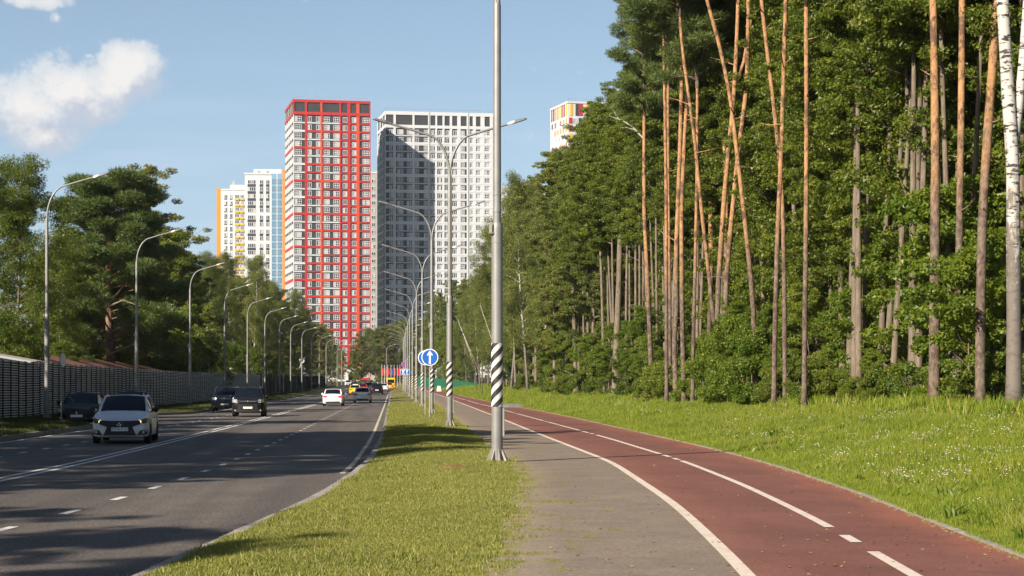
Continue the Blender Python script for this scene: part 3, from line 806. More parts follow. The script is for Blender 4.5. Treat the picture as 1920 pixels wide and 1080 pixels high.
PROTO = {
    'slim1': broadleaf(11, 19, 5.5, 2.7, 88000, 0.108, 0.072, .15, nb=30, fine=True),
    'slim2': broadleaf(12, 21, 7.5, 2.6, 88000, 0.108, 0.072, .17, nb=28, fine=True),
    'slim3': broadleaf(13, 17, 3.0, 2.9, 91000, 0.108, 0.076, .14, nb=32, low=4, fine=True),
    'pole1': broadleaf(17, 21, 10.5, 2.3, 63000, 0.108, 0.072, .15, nb=22, fine=True),
    'pole2': broadleaf(18, 22, 12.0, 2.4, 63000, 0.108, 0.072, .16, nb=20, fine=True),
    'dense': broadleaf(14, 20, 2.2, 3.4, 116000, 0.120, 0.080, .19, nb=38, low=6, fine=True),
    'aspen': broadleaf(19, 20, 3.5, 2.9, 98000, 0.120, 0.080, .17, leaf='leaf_aspen', nb=34, low=5, fine=True),
    'young': broadleaf(15, 8.5, 1.4, 1.9, 35000, 0.112, 0.076, .07, nb=24, leaf='leaf_bright', clump=(.32, .62), low=5),
    'sapling': broadleaf(16, 5.0, .8, 1.4, 16000, 0.112, 0.080, .045, nb=18, leaf='leaf_bright', clump=(.28, .5), low=4),
    'hazel': bush(21, 4.2, 2.1, 46000, 0.104, 0.076, 'leaf_bright', 56),
    'shrub': bush(22, 1.7, 1.2, 11000, 0.104, 0.072, 'leaf_mixed', 30),
    'undershrub': bush(23, 2.6, 1.7, 18000, 0.112, 0.076, 'leaf_forest', 34),
    'birch': broadleaf(31, 19, 4.5, 2.5, 77000, 0.096, 0.068, .13, 'birch_bark', 'leaf_birch', nb=38, droop=.28, clump=(.45, .8), flat=.9, elev=(30, 62), amt=.5, shape=lambda t: .5 + .7 * math.sin(PI * min(1, t * .8 + .16))),
    'birch2': broadleaf(32, 17, 3.0, 2.8, 77000, 0.096, 0.068, .12, 'birch_bark', 'leaf_birch', nb=38, droop=.32, clump=(.45, .8), flat=.9, elev=(28, 60), amt=.7),
    'linden': broadleaf(41, 18, 1.6, 4.6, 105000, 0.152, 0.112, .24, leaf='leaf_olive', nb=46, clump=(.55, 1.0), low=8, fine=True),
    'ash': broadleaf(42, 16, 1.8, 3.2, 60000, 0.136, 0.068, .16, leaf='leaf_ash', nb=36, clump=(.45, .85), droop=.1, flat=.7, low=6),
    'maple': broadleaf(43, 14, 1.2, 4.2, 84000, 0.152, 0.112, .2, leaf='leaf_forest', nb=40, clump=(.55, .95), low=8, fine=True),
    'willow': broadleaf(44, 9, .8, 3.4, 46000, 0.152, 0.088, .14, leaf='leaf_mixed', nb=34, clump=(.5, .9), droop=.15, flat=.7, low=8),
}
PINES = [pine_crown(51, 8.5, 2.5, 52000), pine_crown(52, 7.0, 2.2, 42000), pine_crown(53, 9.5, 2.9, 56000)]
PINES = [(b_.mesh('branch', True), c_) for b_, c_ in PINES]

# --- pines and slender trees standing in the forest edge, each trunk traced at its own distance
EDGE = 14.6
def edge_Y(p, extra=0.0): return F * (EDGE + extra) / (p - VX)
def trunk_path(pts, Y, ybase=None):
    """photo points (column,row) from the ground up -> 3D path at distance Y, going on to the ground below and upwards"""
    X0 = px(pts[0][0], Y); z0 = gz(X0, Y)
    P = [(px(a, Y), pz(b, Y)) for a, b in pts]
    if P[0][1] > z0 + .4: P = [(P[0][0] + (P[0][0] - P[1][0]) * .3 * (P[0][1] - z0) / max(1, P[1][1] - P[0][1]), z0)] + P
    else: P[0] = (P[0][0], z0)
    return P, z0

def forest_tree(name, pts, w, label, kind, Y=None, top=25, crown=0, cs=1.0, taper=.55, cat='pine tree', group=None, fork=None, crown_at=None, jog=0):
    Y = (Y or edge_Y(pts[0][0])) * ((.92 if 1405 < pts[0][0] < 1520 else .965) if kind == 'pine' else (1.12 if 1480 < pts[0][0] < 1570 else 1.05) if kind == 'grey' else 1.0); P, z0 = trunk_path(pts, Y)
    if crown_at is None: crown_at = top - 6.5
    while P[-1][1] < z0 + (top - 1.5 if kind != 'pine' else max(crown_at + .3, P[-1][1] - z0)):
        dx = (P[-1][0] - P[-2][0]) / (P[-1][1] - P[-2][1]) * .6; P.append((P[-1][0] + dx * 2, P[-1][1] + 2))
    x0 = P[0][0]; root = empty(name, (x0, Y, z0)); tag(root, label, cat, group)
    rnd = random.Random(int(pts[0][0])); hs = P[-1][1] - z0
    # resample with a little unevenness
    zs = np.linspace(0, hs, 26); xs = np.interp(zs, [p[1] - z0 for p in P], [p[0] - x0 for p in P])
    k = np.array([.25, .5, .25]); xs[1:-1] = np.convolve(xs, k, 'valid')
    ph = rnd.uniform(0, 6); ys = .12 * np.sin(zs * .35 + ph) - .12 * math.sin(ph)
    if kind == 'pine': w *= .9; taper *= .8
    r0 = w * Y / F / 2
    rr = [r0 * (1 + .035 * math.sin(z * 5.1 + ph)) * (1 - (1 - taper) * (z / max(hs, 1)) ** .85) * (1.0 + .35 * math.exp(-z / .35)) * rnd.uniform(.97, 1.03) for z in zs]
    m = MB(); bark = {'pine': 'pine_bark', 'birch': 'birch_bark'}.get(kind, 'grey_bark')
    m.tube([(x, y, z - (.35 if i == 0 else 0)) for i, (x, y, z) in enumerate(zip(xs, ys, zs))], rr, bark, 12)
    # dead snags and twigs on the bare trunk
    for i in range({'pine': 7, 'birch': 0}.get(kind, 9)):
        z = rnd.uniform(.18, .85) * hs; a = rnd.uniform(0, 6.28); ln = rnd.uniform(.15, .5) if rnd.random() < .7 else rnd.uniform(.7, 1.8)
        p = Vector((float(np.interp(z, zs, xs)), float(np.interp(z, zs, ys)), z)); d = Vector((math.cos(a), math.sin(a), rnd.uniform(-.15, .6)))
        m.tube([p, p + d * ln * .5, p + d * ln + Vector((0, 0, rnd.uniform(-.1, .15) * ln))], [.028, .018, .006], bark, 5, False)
    if fork:
        Q = [(px(a, Y) - x0, 0, pz(b, Y) - z0) for a, b in fork]
        while Q[-1][2] < hs: Q.append((Q[-1][0] + (Q[-1][0] - Q[-2][0]) * .5, .2, Q[-1][2] + 2.0))
        m.tube(Q, [r0 * .62 * (1 - .5 * i / len(Q)) for i in range(len(Q))], bark, 10)
    t = link('trunk', m.mesh('trunk', True), root)
    if kind == 'pine':
        br, cr = PINES[crown % 3]; k = int(np.searchsorted(zs, min(crown_at, hs - .1))); pos = (float(np.interp(crown_at, zs, xs)), float(np.interp(crown_at, zs, ys)), crown_at)
        for me, nm in ((br, 'branch'), (cr, 'crown')):
            o = link(nm, me, root); o.location = pos; o.scale = (cs, cs, (top - crown_at) / 8.0); o.rotation_euler = (0, 0, rnd.uniform(0, 6))
    elif crown is not None:
        src = PROTO[crown]; H0 = {'pole1': 21, 'pole2': 22, 'slim1': 19, 'slim2': 21, 'slim3': 17, 'birch': 19, 'dense': 20}[crown]
        o = link('crown', src[1], root); s = top / H0; o.scale = (s * cs, s * cs, s); o.rotation_euler = (0, 0, rnd.uniform(0, 6)); o.location = (float(np.interp(top * .6, zs, xs)), 0, 0)
        if kind == 'birch': o.location = (xs[-1], .6, 9.5); o.scale = (.75, .75, .66)
    return root

def make_edge():
    T = forest_tree
    # (the far right) pines and birch
    T('pine_tree', [(1752, 757), (1752, 560), (1750, 300), (1745, 0)], 25, 'stoutest straight pine at the right, orange bare trunk standing free on the grass edge', 'pine', 51.5, 27, 0, 1.1, .36)
    T('pine_tree', [(1797, 730), (1795, 430), (1797, 200), (1800, 0)], 16.5, 'pine with dark patched orange trunk just right of the stoutest pine', 'pine', 49.5, 26, 1, 1, .8)
    T('pine_tree', [(1838, 720), (1840, 420), (1848, 250), (1863, 20)], 22, 'crooked orange pine between the patched pine and the white birch', 'pine', 47.6, 26, 2, 1, .8)
    T('birch_tree', [(1901, 768), (1898, 560), (1896, 400), (1898, 320), (1890, 200), (1881, 0)], 29, 'white birch with forked trunk and black marks at the right edge of the picture', 'birch', 43.8, 22, 'birch', 1.0, .55, 'birch tree', None, [(1900, 300), (1910, 200), (1919, 100), (1926, 0)])
    # middle pines
    T('pine_tree', [(1508, 640), (1509, 300), (1511, 0)], 11.5, 'straight slim orange pine alone between the forked pair and the dense leafy wall', 'pine', 67, 27, 1, .9, .85)
    T('pine_tree', [(1452, 640), (1456, 420), (1462, 300), (1467, 150), (1473, 0)], 11, 'orange pine leaning right, crossing its left-leaning neighbour low down', 'pine', 71, 27, 0, .9, .85)
    T('pine_tree', [(1471, 560), (1467, 400), (1458, 280), (1445, 170), (1428, 20)], 10.5, 'orange pine leaning left from behind the right-leaning pine', 'pine', 73, 26, 2, .9, .85)
    T('pine_tree', [(1413, 610), (1408, 540), (1394, 400), (1381, 281), (1370, 178), (1348, 75), (1325, 0)], 11.5, 'long orange pine leaning strongly left across two other trunks', 'pine', 78, 26, 1, 1, .75)
    T('pine_tree', [(1357, 690), (1365, 493), (1374, 400), (1381, 315), (1392, 222), (1399, 178), (1401, 122)], 12, 'reddish pine leaning right, behind the strongly left-leaning one', 'pine', 82, 26, 0, 1, .8)
    T('pine_tree', [(1345, 640), (1346, 548), (1355, 400), (1362, 307), (1371, 222), (1377, 155), (1384, 18)], 12.5, 'forked pine whose orange trunk splits near the top', 'pine', 84, 27, 2, 1.05, .75, 'pine tree', None, [(1375, 175), (1395, 115), (1408, 37)])
    T('pine_tree', [(1345, 680), (1344, 652), (1330, 522), (1315, 400), (1307, 320), (1299, 244), (1288, 160), (1282, 120)], 9.5, 'thin pine with long trunk bending left towards its top', 'pine', 86, 25, 1, 1, .8)
    T('pine_tree', [(1299, 660), (1302, 500), (1304, 400), (1306, 305)], 8.5, 'thinnest pine of the middle group, its top lost in needles', 'pine', 88, 22, 1, .8, .8)
    T('pine_tree', [(1283, 752), (1278, 585), (1276, 400), (1284, 241), (1292, 130)], 11, 'pine with grey foot standing on the grass right of the crooked orange one', 'pine', 90, 26, 0, 1.05, .75)
    T('pine_tree', [(1267, 705), (1264, 630), (1270, 585), (1267, 500), (1270, 400), (1277, 185)], 11.5, 'bright orange pine with an S-shaped kink low on its trunk', 'pine', 91.5, 26, 2, 1.0, .8)
    T('pine_tree', [(1250, 690), (1248, 400), (1245, 104)], 8.5, 'left one of two pines standing nearly trunk to trunk', 'pine', 94, 26, 1, .8, .85)
    T('pine_tree', [(1256, 690), (1254, 400), (1253, 163)], 8.5, 'right one of two pines standing nearly trunk to trunk', 'pine', 96, 25, 0, .85, .85)
    T('pine_tree', [(1224, 748), (1215, 548), (1207, 400), (1207, 300), (1208, 148)], 11, 'leftmost orange pine, its trunk leaning a little left', 'pine', 104, 22.5, 0, .72, .75)
    # grey trunks on the edge
    T('leafy_tree', [(1153, 745), (1160, 548), (1163, 400), (1166, 300)], 14, 'thick grey trunk tree left of the leftmost orange pine', 'grey', 118, 22, 'pole2', 1.1, .5, 'tree')
    T('leafy_tree', [(1080, 735), (1077, 600), (1072, 474), (1070, 400)], 9, 'grey trunk with a broken stub, standing well left of the thick grey trunk', 'grey', 142, 21, 'pole1', 1, .5, 'tree')
    EDGE_TRUNKS = [
        ([(1103, 745), (1100, 440)], 6, 134, 'pole1', 20), ([(1133, 745), (1128, 548), (1124, 420)], 6.5, 124, 'pole2', 21), ([(1096, 742), (1094, 600)], 4.5, 139, 'pole1', 19),
        ([(1172, 745), (1174, 560), (1177, 430)], 6, 116, 'pole2', 20), ([(1190, 745), (1191, 600)], 6, 112, 'pole1', 20), ([(1181, 742), (1180, 610)], 4.5, 120, 'pole2', 20), ([(1201, 745), (1199, 600)], 5, 110, 'pole2', 21),
        ([(1146, 740), (1141, 600)], 4.5, 125, 'pole1', 19), ([(1232, 745), (1231, 560)], 5.5, 103, 'pole2', 21), ([(1213, 745), (1211, 620)], 5, 110, 'pole1', 19),
        ([(1540, 742), (1534, 640), (1527, 565), (1522, 500)], 8, 66, 'pole2', 21), ([(1562, 745), (1557, 600), (1554, 500)], 8.5, 63, 'pole1', 20), ([(1579, 720), (1581, 560), (1584, 470)], 8, 66, 'pole2', 20),
        ([(1608, 720), (1610, 548)], 7, 63, 'pole1', 19), ([(1622, 725), (1621, 520)], 7, 64, 'pole2', 20), ([(1594, 725), (1596, 620)], 4, 66, 'pole2', 20), ([(1658, 730), (1663, 560), (1667, 507)], 8, 58.5, 'pole2', 20), ([(1647, 720), (1650, 560)], 5, 62, 'pole1', 19),
        ([(1673, 735), (1670, 590)], 6, 60, 'pole2', 20), ([(1691, 735), (1692, 580)], 8, 59, 'pole1', 20), ([(1706, 755), (1709, 600), (1714, 467)], 10, 53.5, 'pole2', 21), ([(1728, 730), (1731, 540)], 6, 58, 'pole1', 20),
        ([(1822, 725), (1824, 570)], 11, 55, 'pole2', 20), ([(1489, 745), (1488, 680)], 10, 70, 'pole1', 20), ([(1872, 735), (1876, 520)], 8, 54, 'pole2', 21), ([(1640, 740), (1636, 640)], 5, 60, 'pole1', 19), ([(1598, 740), (1602, 560)], 5.5, 63, 'pole2', 21)]
    NTH = ['first', 'second', 'third', 'fourth', 'fifth', 'sixth', 'seventh', 'eighth', 'ninth', 'tenth', 'eleventh', 'twelfth', 'thirteenth', 'fourteenth', 'fifteenth', 'sixteenth', 'seventeenth', 'eighteenth']
    EDGE_TRUNKS.sort(key=lambda e: e[0][0][0]); n_l = n_r = 0
    for pts, w, Y, cr, top in EDGE_TRUNKS:
        if pts[0][0] > 1400:
            cr = {'pole1': 'slim1', 'pole2': 'slim2'}[cr] if pts[0][0] > 1570 and (len(pts) % 2 == 0 or pts[0][0] < 1640) else cr
            T('leafy_tree', pts, w, 'slim grey trunk, %s from the left between the leaning pines and the white birch' % NTH[n_r], 'grey', Y, top, cr, 1, .5, 'tree', 'slim trunks in front of the leafy wall'); n_r += 1
        else:
            T('leafy_tree', pts, w, 'slim grey trunk, %s from the left in the cluster beside the orange pines' % NTH[n_l], 'grey', Y, top, cr, 1, .5, 'tree', 'slim trunks left of the pines'); n_l += 1
    # shrubs and young growth in front of the trunks
    def sh(p, Y, kind, s, label, name='shrub', cat='shrub', group=None, dx=0):
        plant(name, PROTO[kind], px(p, Y) + dx, Y, label, cat, group, s, names=('stem', 'foliage') if kind in ('hazel', 'shrub', 'undershrub') else ('trunk', 'crown'))
    for p, Y, k, s in ((1330, 87, 'hazel', .8), (1372, 80, 'hazel', .92), (1408, 75.5, 'hazel', .95), (1442, 71.5, 'hazel', .86), (1345, 84, 'young', .42), (1398, 76, 'young', .5), (1430, 73, 'young', .46), (1468, 69, 'hazel', .5), (1302, 91, 'hazel', .5), (1465, 68, 'undershrub', .6)):
        sh(p, Y, k, s, 'bright green bush in the thick shrubbery at the foot of the leaning pines', group='bushes under the leaning pines')
    for p, Y in ((1258, 95), (1240, 99), (1275, 93)):
        sh(p, Y, 'undershrub', .85, 'low bush between the S-kinked pine and the grey-footed pine', group='low bushes by the pine pair')
    for p, Y, k, s in ((1610, 57.5, 'undershrub', .42), (1635, 57, 'sapling', .38), (1655, 56, 'undershrub', .5), (1680, 55.5, 'shrub', .8), (1575, 61, 'undershrub', .5), (1545, 62, 'shrub', .7), (1785, 51, 'undershrub', .55), (1815, 50, 'shrub', 1.0), (1840, 49, 'undershrub', .7), (1865, 47.5, 'shrub', 1.0), (1770, 52, 'shrub', .7), (1880, 47, 'undershrub', .7), (1725, 54, 'shrub', .8), (1515, 66, 'undershrub', .7)):
        sh(p, Y, k, s, 'low shrub with some yellow leaves at the edge of the meadow under the tall trunks', group='low shrubs along the meadow edge')
    for i, (p, Y, k, s) in enumerate(((1520, 70, 'young', .55), (1600, 64, 'sapling', .8), (1640, 61, 'sapling', .9), (1700, 57, 'sapling', 1.1), (1768, 52, 'sapling', 1.25), (1815, 52, 'sapling', 1.3), (1818, 47.0, 'sapling', .85), (1850, 50, 'sapling', 1.0))):
        sh(p, Y, k, s, 'young bright green tree between the trunks, %s from the left along the right-hand edge' % NTH[i], 'young_tree', 'tree', 'young trees between the right-hand trunks')
    for p, Y, s in ((1092, 138, .75), (1112, 130, .6), (1126, 126, .85), (1143, 122, .55), (1165, 115, .8), (1186, 111, .65), (1200, 108, .9), (1216, 105, .5), (1070, 147, .8), (1046, 158, .9), (1020, 172, 1.0)):
        sh(p, Y, 'young', s * .72, 'small leafy tree growing among the bare grey stems left of the orange pines', 'young_tree', 'tree', 'small trees among the grey stems', .6)
    r = empty('dead_branch', (px(1207, 100.4), 100.4, 0)); tag(r, 'bare white dead branch reaching left from the leftmost orange pine', 'branch')
    m = MB(); q = lambda a, b: (px(a, 100.4) - px(1207, 100.4), -.15, pz(b, 100.4))
    m.tube([q(1207, 262), q(1185, 238), q(1165, 226), q(1141, 218)], [.05, .04, .03, .012], 'birch_bark', 6); m.tube([q(1176, 232), q(1158, 222), q(1148, 206)], [.028, .02, .008], 'birch_bark', 5); m.tube([q(1192, 245), q(1176, 240), q(1160, 240)], [.025, .018, .008], 'birch_bark', 5)
    m.build('limb', r, True)
    for p, Y, k, s in ((1118, 127, 'sapling', .6), (1088, 138, 'shrub', 1.0), (1058, 150, 'undershrub', .7), (1022, 168, 'sapling', .8), (1183, 112, 'shrub', .8), (1213, 106, 'shrub', .6), (985, 200, 'undershrub', .8), (950, 240, 'sapling', 1.0), (1040, 160, 'shrub', 1.3)):
        sh(p, Y, k, s, 'small bush at the foot of the forest edge left of the orange pines', group='small bushes left of the pines')
make_edge()

def make_forest():
    rnd = random.Random(99)
    # rows of leafy trees behind the edge
    rows = [(18.4, 47, 76, 3.3, ('slim3', 'slim3', 'slim1')), (19.8, 44, 150, 3.1, ('slim1', 'slim2', 'slim3', 'slim3')), (22.8, 48, 170, 3.4, ('slim1', 'slim3', 'dense', 'dense')), (27.0, 62, 190, 4.2, ('dense', 'slim1', 'dense')), (31.0, 78, 220, 5.0, ('dense', 'dense', 'slim2')), (39, 100, 330, 6.5, ('dense',)), (22, 150, 330, 6.5, ('aspen', 'dense', 'slim3')), (29, 190, 340, 7, ('dense',)), (48, 130, 340, 9, ('dense',)), (58, 150, 340, 11, ('dense',))]
    for x, y0, y1, st, kinds in rows:
        y = y0
        while y < y1:
            k = rnd.choice(kinds); s = rnd.uniform(.92, 1.22) * (1 - .16 * float(sm((y - 85) / 50)))
            plant('forest_tree', PROTO[k], x + rnd.uniform(-1.1, 1.1), y + rnd.uniform(-1, 1), 'leafy green tree deep in the dense wood behind the pines', 'tree', 'leafy trees of the dense wood', s, rnd.uniform(0, 6.28), s * rnd.uniform(1.0, 1.16 if y < 90 else 1.04))
            y += st * rnd.uniform(.8, 1.2) * (1 if y < 110 else 1.35)
    # pines whose crowns close the skyline behind the front ones
    for p, Y, top, c in ((1250, 104, 25, 2), (1275, 101, 28, 1), (1300, 95, 27, 0), (1345, 92, 28, 2), (1395, 86, 28, 1), (1440, 80, 28, 0)):
        X = px(p, Y) + 1.6
        r = empty('pine_tree', (X, Y, gz(X, Y))); tag(r, 'dark pine crown above the leaves behind the front pine trunks', 'pine tree', 'pines behind the front row')
        m = MB(); m.tube([(0, 0, -.3), (.2, 0, 8), (0, .1, top - 5)], [.17, .14, .1], 'pine_bark', 9); link('trunk', m.mesh('trunk', True), r)
        for me, nm in zip(PINES[c], ('branch', 'crown')):
            o = link(nm, me, r); o.location = (0, 0, top - 8.6); o.scale = (1.15, 1.15, 1.05); o.rotation_euler = (0, 0, rnd.uniform(0, 6))
    # birches and mixed trees at the far, left end of the wood
    for i, (p, Y, k, s) in enumerate(((1040, 158, 'aspen', 1.1), (1015, 178, 'birch', 1.0), (990, 196, 'birch', 1.08), (1060, 165, 'aspen', 1.0), (1035, 185, 'birch2', 1.1), (1005, 205, 'aspen', 1.02), (968, 205, 'birch', 1.02), (958, 228, 'birch2', 1.15),
                       (985, 230, 'aspen', 1.1), (940, 240, 'birch', 1.05), (945, 270, 'birch', 1.1), (915, 265, 'birch2', 1.0), (925, 300, 'birch', 1.12), (900, 290, 'birch', .95), (890, 330, 'birch2', 1.1), (905, 360, 'aspen', 1.2), (875, 330, 'birch2', .85),
                       (870, 380, 'aspen', 1.1), (860, 370, 'willow', 1.3), (850, 410, 'aspen', 1.15), (838, 440, 'slim1', 1.15), (825, 470, 'aspen', 1.2), (812, 500, 'aspen', 1.2), (800, 520, 'aspen', 1.0), (845, 400, 'willow', 1.4), (1000, 250, 'aspen', 1.15), (970, 270, 'aspen', 1.15), (950, 320, 'aspen', 1.2),
                       (925, 350, 'aspen', 1.2), (895, 410, 'aspen', 1.15), (870, 450, 'aspen', 1.15), (1085, 150, 'slim1', 1.15), (1110, 140, 'aspen', 1.1), (1070, 185, 'aspen', 1.1), (1045, 205, 'aspen', 1.15))):
        b = k.startswith('birch')
        plant('birch_tree' if b else 'forest_tree', PROTO[k], px(p, Y), Y, 'slender white-stemmed birch at the far left end of the right-hand wood' if b else 'leafy tree among the birches at the far end of the right-hand wood', 'birch tree' if b else 'tree',
              'birches at the far end of the wood' if b else 'leafy trees among the birches', s * rnd.uniform(.95, 1.05) * (1.17 if 930 < p < 1010 else 1), rnd.uniform(0, 6.28))
    # leaning bare birch stems by the green screen
    for a, b_, Y, lab in (((905, 708), (862, 610), 215, 'bare white birch stem leaning left, nearest the green screen'), ((893, 690), (868, 625), 255, 'thin bare birch stem leaning left behind the green screen'), ((925, 640), (903, 580), 235, 'short pale leaning stem above the green screen')):
        r = empty('birch_tree', (px(a[0], Y), Y, gz(px(a[0], Y), Y))); tag(r, lab, 'birch tree'); z0 = r.location.z; x0 = r.location.x
        m = MB(); m.tube([(0, 0, -.3), (px(a[0], Y) - x0 - .1, 0, max(.3, pz(a[1], Y) - z0)), (px(b_[0], Y) - x0, .2, pz(b_[1], Y) - z0), (px(b_[0], Y) - x0 - .2, .3, pz(b_[1], Y) - z0 + .8)], [.06, .05, .035, .015], 'birch_bark', 7)
        link('trunk', m.mesh('trunk', True), r)
    # bushes under the row
    for x, y0, y1, st in ((19.4, 52, 100, 5.0), (22, 60, 150, 5.0), (28, 78, 160, 7)):
        y = y0
        while y < y1:
            plant('undergrowth_bush', PROTO[rnd.choice(('undershrub', 'young', 'hazel'))], x + rnd.uniform(-1, 1), y, 'dim green bush in the undergrowth between the forest trunks', 'shrub', 'bushes of the forest undergrowth', rnd.uniform(.45, .8), names=('stem', 'foliage'))
            y += st * rnd.uniform(.7, 1.3) * (1 if y < 100 else 1.5)
def make_poles():
    # many thin trunks standing just inside the edge
    rnd = random.Random(77); src = {}
    for i in range(46):
        Y = 54 + 76 * ((i + rnd.random()) / 46) ** 1.15; X = (15.9 if Y > 95 else 18.0) + rnd.random() * 3.2
        k = rnd.choice(('pole1', 'pole2'))
        r = plant('slender_tree', PROTO[k], X, Y, 'thin bare-stemmed tree just inside the edge of the wood, among many like it', 'tree', 'thin stems inside the forest edge', rnd.uniform(.78, 1.0), rnd.uniform(0, 6.28), rnd.uniform(.9, 1.05))
        r.rotation_euler = (rnd.uniform(-.03, .03), rnd.uniform(-.04, .04), rnd.uniform(0, 6.28))
    for i in range(22):
        p = 1585 + 8.5 * i + rnd.uniform(-4, 4) + (45 if i > 16 else 0); X = 15.9 + rnd.random() * 1.9; Y = X * F / (p - VX)
        r = plant('slender_tree', PROTO[rnd.choice(('pole1', 'pole2'))], X, Y, 'thin bare-stemmed tree just inside the edge of the wood, among many like it', 'tree', 'thin stems inside the forest edge', rnd.uniform(.7, 1.0), rnd.uniform(0, 6.28), rnd.uniform(.95, 1.1))
        r.rotation_euler = (rnd.uniform(-.03, .03), rnd.uniform(-.05, .05), rnd.uniform(0, 6.28))
make_forest()
make_poles()

def make_left_trees():
    rnd = random.Random(5)
    # the big spreading pine behind the fence
    Y = 152; X = px(205, Y); root = empty('pine_tree', (X, Y, gz(X, Y))); root.scale = (1.2, 1.2, 1.17); tag(root, 'big spreading pine with layered boughs and red limbs behind the fence', 'pine tree')
    m = MB(); m.tube([(0, 0, -.3), (.1, 0, 4), (-.15, .1, 9), (.1, 0, 15)], [.42, .33, .24, .1], 'pine_bark', 12)
    bm_, cr = pine_crown(61, 15.5, 5.3, 200000, 70, .45, .30, .06, 2.6, lambda t: 1.0 if t < .35 else (1.05 - (t - .35) * .95), (.7, 1.25), (-4, 22))
    for (dx, dz, ln, lz) in ((2.2, 5.6, 1, .2), (2.6, 7.6, 1, -.5), (-1.9, 8.2, 1, .3), (2.2, 4.0, 1, .4), (-1.8, 4.6, 1, .4)):
        m.tube([(0, -.2, dz - .4), (dx * .45, -1.2, dz), (dx, -1.9, dz + lz)], [.10, .08, .04], 'grey_bark', 7)
    link('trunk', m.mesh('trunk', True), root)
    o = link('branch', bm_.mesh('branch', True), root); o.location.z = 1.2
    o = link('crown', cr, root); o.location.z = 1.2
    L = [  # column, distance, kind, scale, label, group
        (30, 112, 'ash', .98, 'tall light green tree at the left edge of the picture', None), (-40, 104, 'ash', .92, 'tree cut by the left picture border beside the tall light green one', None), (5, 132, 'ash', .98, 'loose tree half hidden behind the tall light green one', None),
        (112, 140, 'ash', .85, 'smaller loose tree between the tall light green tree and the big pine', None), (150, 165, 'maple', 1.05, 'dark tree standing behind the left boughs of the big pine', None), (75, 160, 'maple', .9, 'dark rounded tree behind the first street lamp', None),
        (258, 176, 'linden', 1.26, 'tall olive tree rising behind the big pine', None), (300, 172, 'maple', 1.18, 'dark leafy tree right of the big pine', None), (322, 190, 'maple', 1.1, 'dark leafy tree behind the second street lamp', None),
        (188, 182, 'maple', 1.0, 'dark leafy tree straight behind the trunk of the big pine', None), (228, 186, 'maple', 1.05, 'dark leafy tree close behind the right boughs of the big pine', None), (138, 176, 'maple', .95, 'dark leafy tree low behind the left side of the big pine', None),
        (352, 205, 'birch2', 1.02, 'pale birch right of the dark trees by the big pine', None)]
    for p, Yt, k, s, lab, g in L:
        plant('birch_tree' if k.startswith('birch') else 'leafy_tree', PROTO[k], px(p, Yt), Yt, lab, 'tree', g, s, rnd.uniform(0, 6.28))
    for p, Yt, k, s in ((385, 232, 'birch', .98), (412, 255, 'birch2', 1.1), (440, 262, 'birch', 1.08), (470, 272, 'birch', 1.1), (455, 300, 'linden', 1.05), (500, 300, 'birch2', 1.12), (425, 290, 'linden', 1.0), (520, 330, 'linden', 1.0), (545, 345, 'birch', 1.02), (492, 340, 'linden', 1.05), (565, 385, 'linden', .95), (585, 400, 'birch2', 1.0), (372, 250, 'linden', .95), (400, 275, 'maple', 1.1), (535, 380, 'linden', 1.0), (600, 450, 'linden', .92), (560, 430, 'linden', 1.0), (612, 480, 'linden', .85), (625, 520, 'maple', .85), (344, 225, 'maple', 1.0), (470, 330, 'linden', 1.1)):
        Yt = max(Yt, 20.0 * F / (VX - p))
        b = k.startswith('birch')
        plant('birch_tree' if b else 'leafy_tree', PROTO[k], px(p, Yt), Yt, 'drooping birch in the row of trees behind the left fence' if b else 'leafy tree in the row behind the left fence, beyond the big pine', 'tree', 'birches behind the left fence' if b else 'leafy trees behind the left fence', s, rnd.uniform(0, 6.28))
    for p, Yt, s in ((352, 180, .62), (385, 186, .75), (410, 196, .7), (438, 214, .72), (470, 235, .7), (500, 262, .75), (545, 300, .7), (600, 370, .6), (330, 176, .6), (230, 158, .5), (120, 130, .5), (60, 118, .5), (20, 112, .55), (160, 140, .4), (575, 335, .65), (522, 285, .6)):
        Yt = max(Yt, 20.2 * F / (VX - p))
        plant('bush', PROTO['willow'], px(p, Yt) , Yt, 'yellow-green bush showing above the top of the left fence', 'shrub', 'bushes along the back of the fence', s, rnd.uniform(0, 6.28))
    # the end of the road
    for p, Yt, k, s in ((676, 505, 'linden', .78), (690, 530, 'birch2', 1.0), (705, 545, 'linden', .92), (722, 560, 'linden', .95), (742, 565, 'linden', 1.0), (760, 560, 'birch', 1.05), (778, 550, 'linden', 1.0), (664, 530, 'maple', .7), (735, 600, 'linden', 1.05), (712, 590, 'maple', 1.1), (790, 580, 'dense', 1.0), (640, 545, 'birch2', .6), (755, 610, 'dense', 1.05)):
        plant('leafy_tree', PROTO[k], px(p, Yt), Yt, 'leafy tree at the far end of the road below the red tower', 'tree', 'trees at the end of the road', s, rnd.uniform(0, 6.28))
    # trees outside the frame on the left whose shade falls across the road
    for X, Yt, k, s in ((-22, -14, 'linden', .92), (-22, -8, 'dense', .82), (-22.5, -3, 'dense', .84), (-22, 2, 'dense', .80), (-24, 6, 'linden', .80), (-22.5, 16.5, 'dense', .86), (-22.5, 21, 'birch', 1.0), (-21.5, 27, 'linden', 1.05), (-23, 33.5, 'linden', 1.2), (-24, 40, 'maple', 1.35), (-22, 47, 'ash', 1.0), (-24, 54, 'linden', .7), (-24, 61, 'maple', .85), (-23.5, 68, 'linden', .92), (-26, 76, 'linden', .75), (-26, 86, 'ash', .85), (-29, 24, 'dense', 1.2), (-30, 37, 'dense', 1.25), (-30, -10, 'dense', 1.0)):
        plant('roadside_tree', PROTO[k], X, Yt, 'roadside tree behind the fence, left of the view, shading the road', 'tree', 'shade trees left of the view', s, rnd.uniform(0, 6.28))
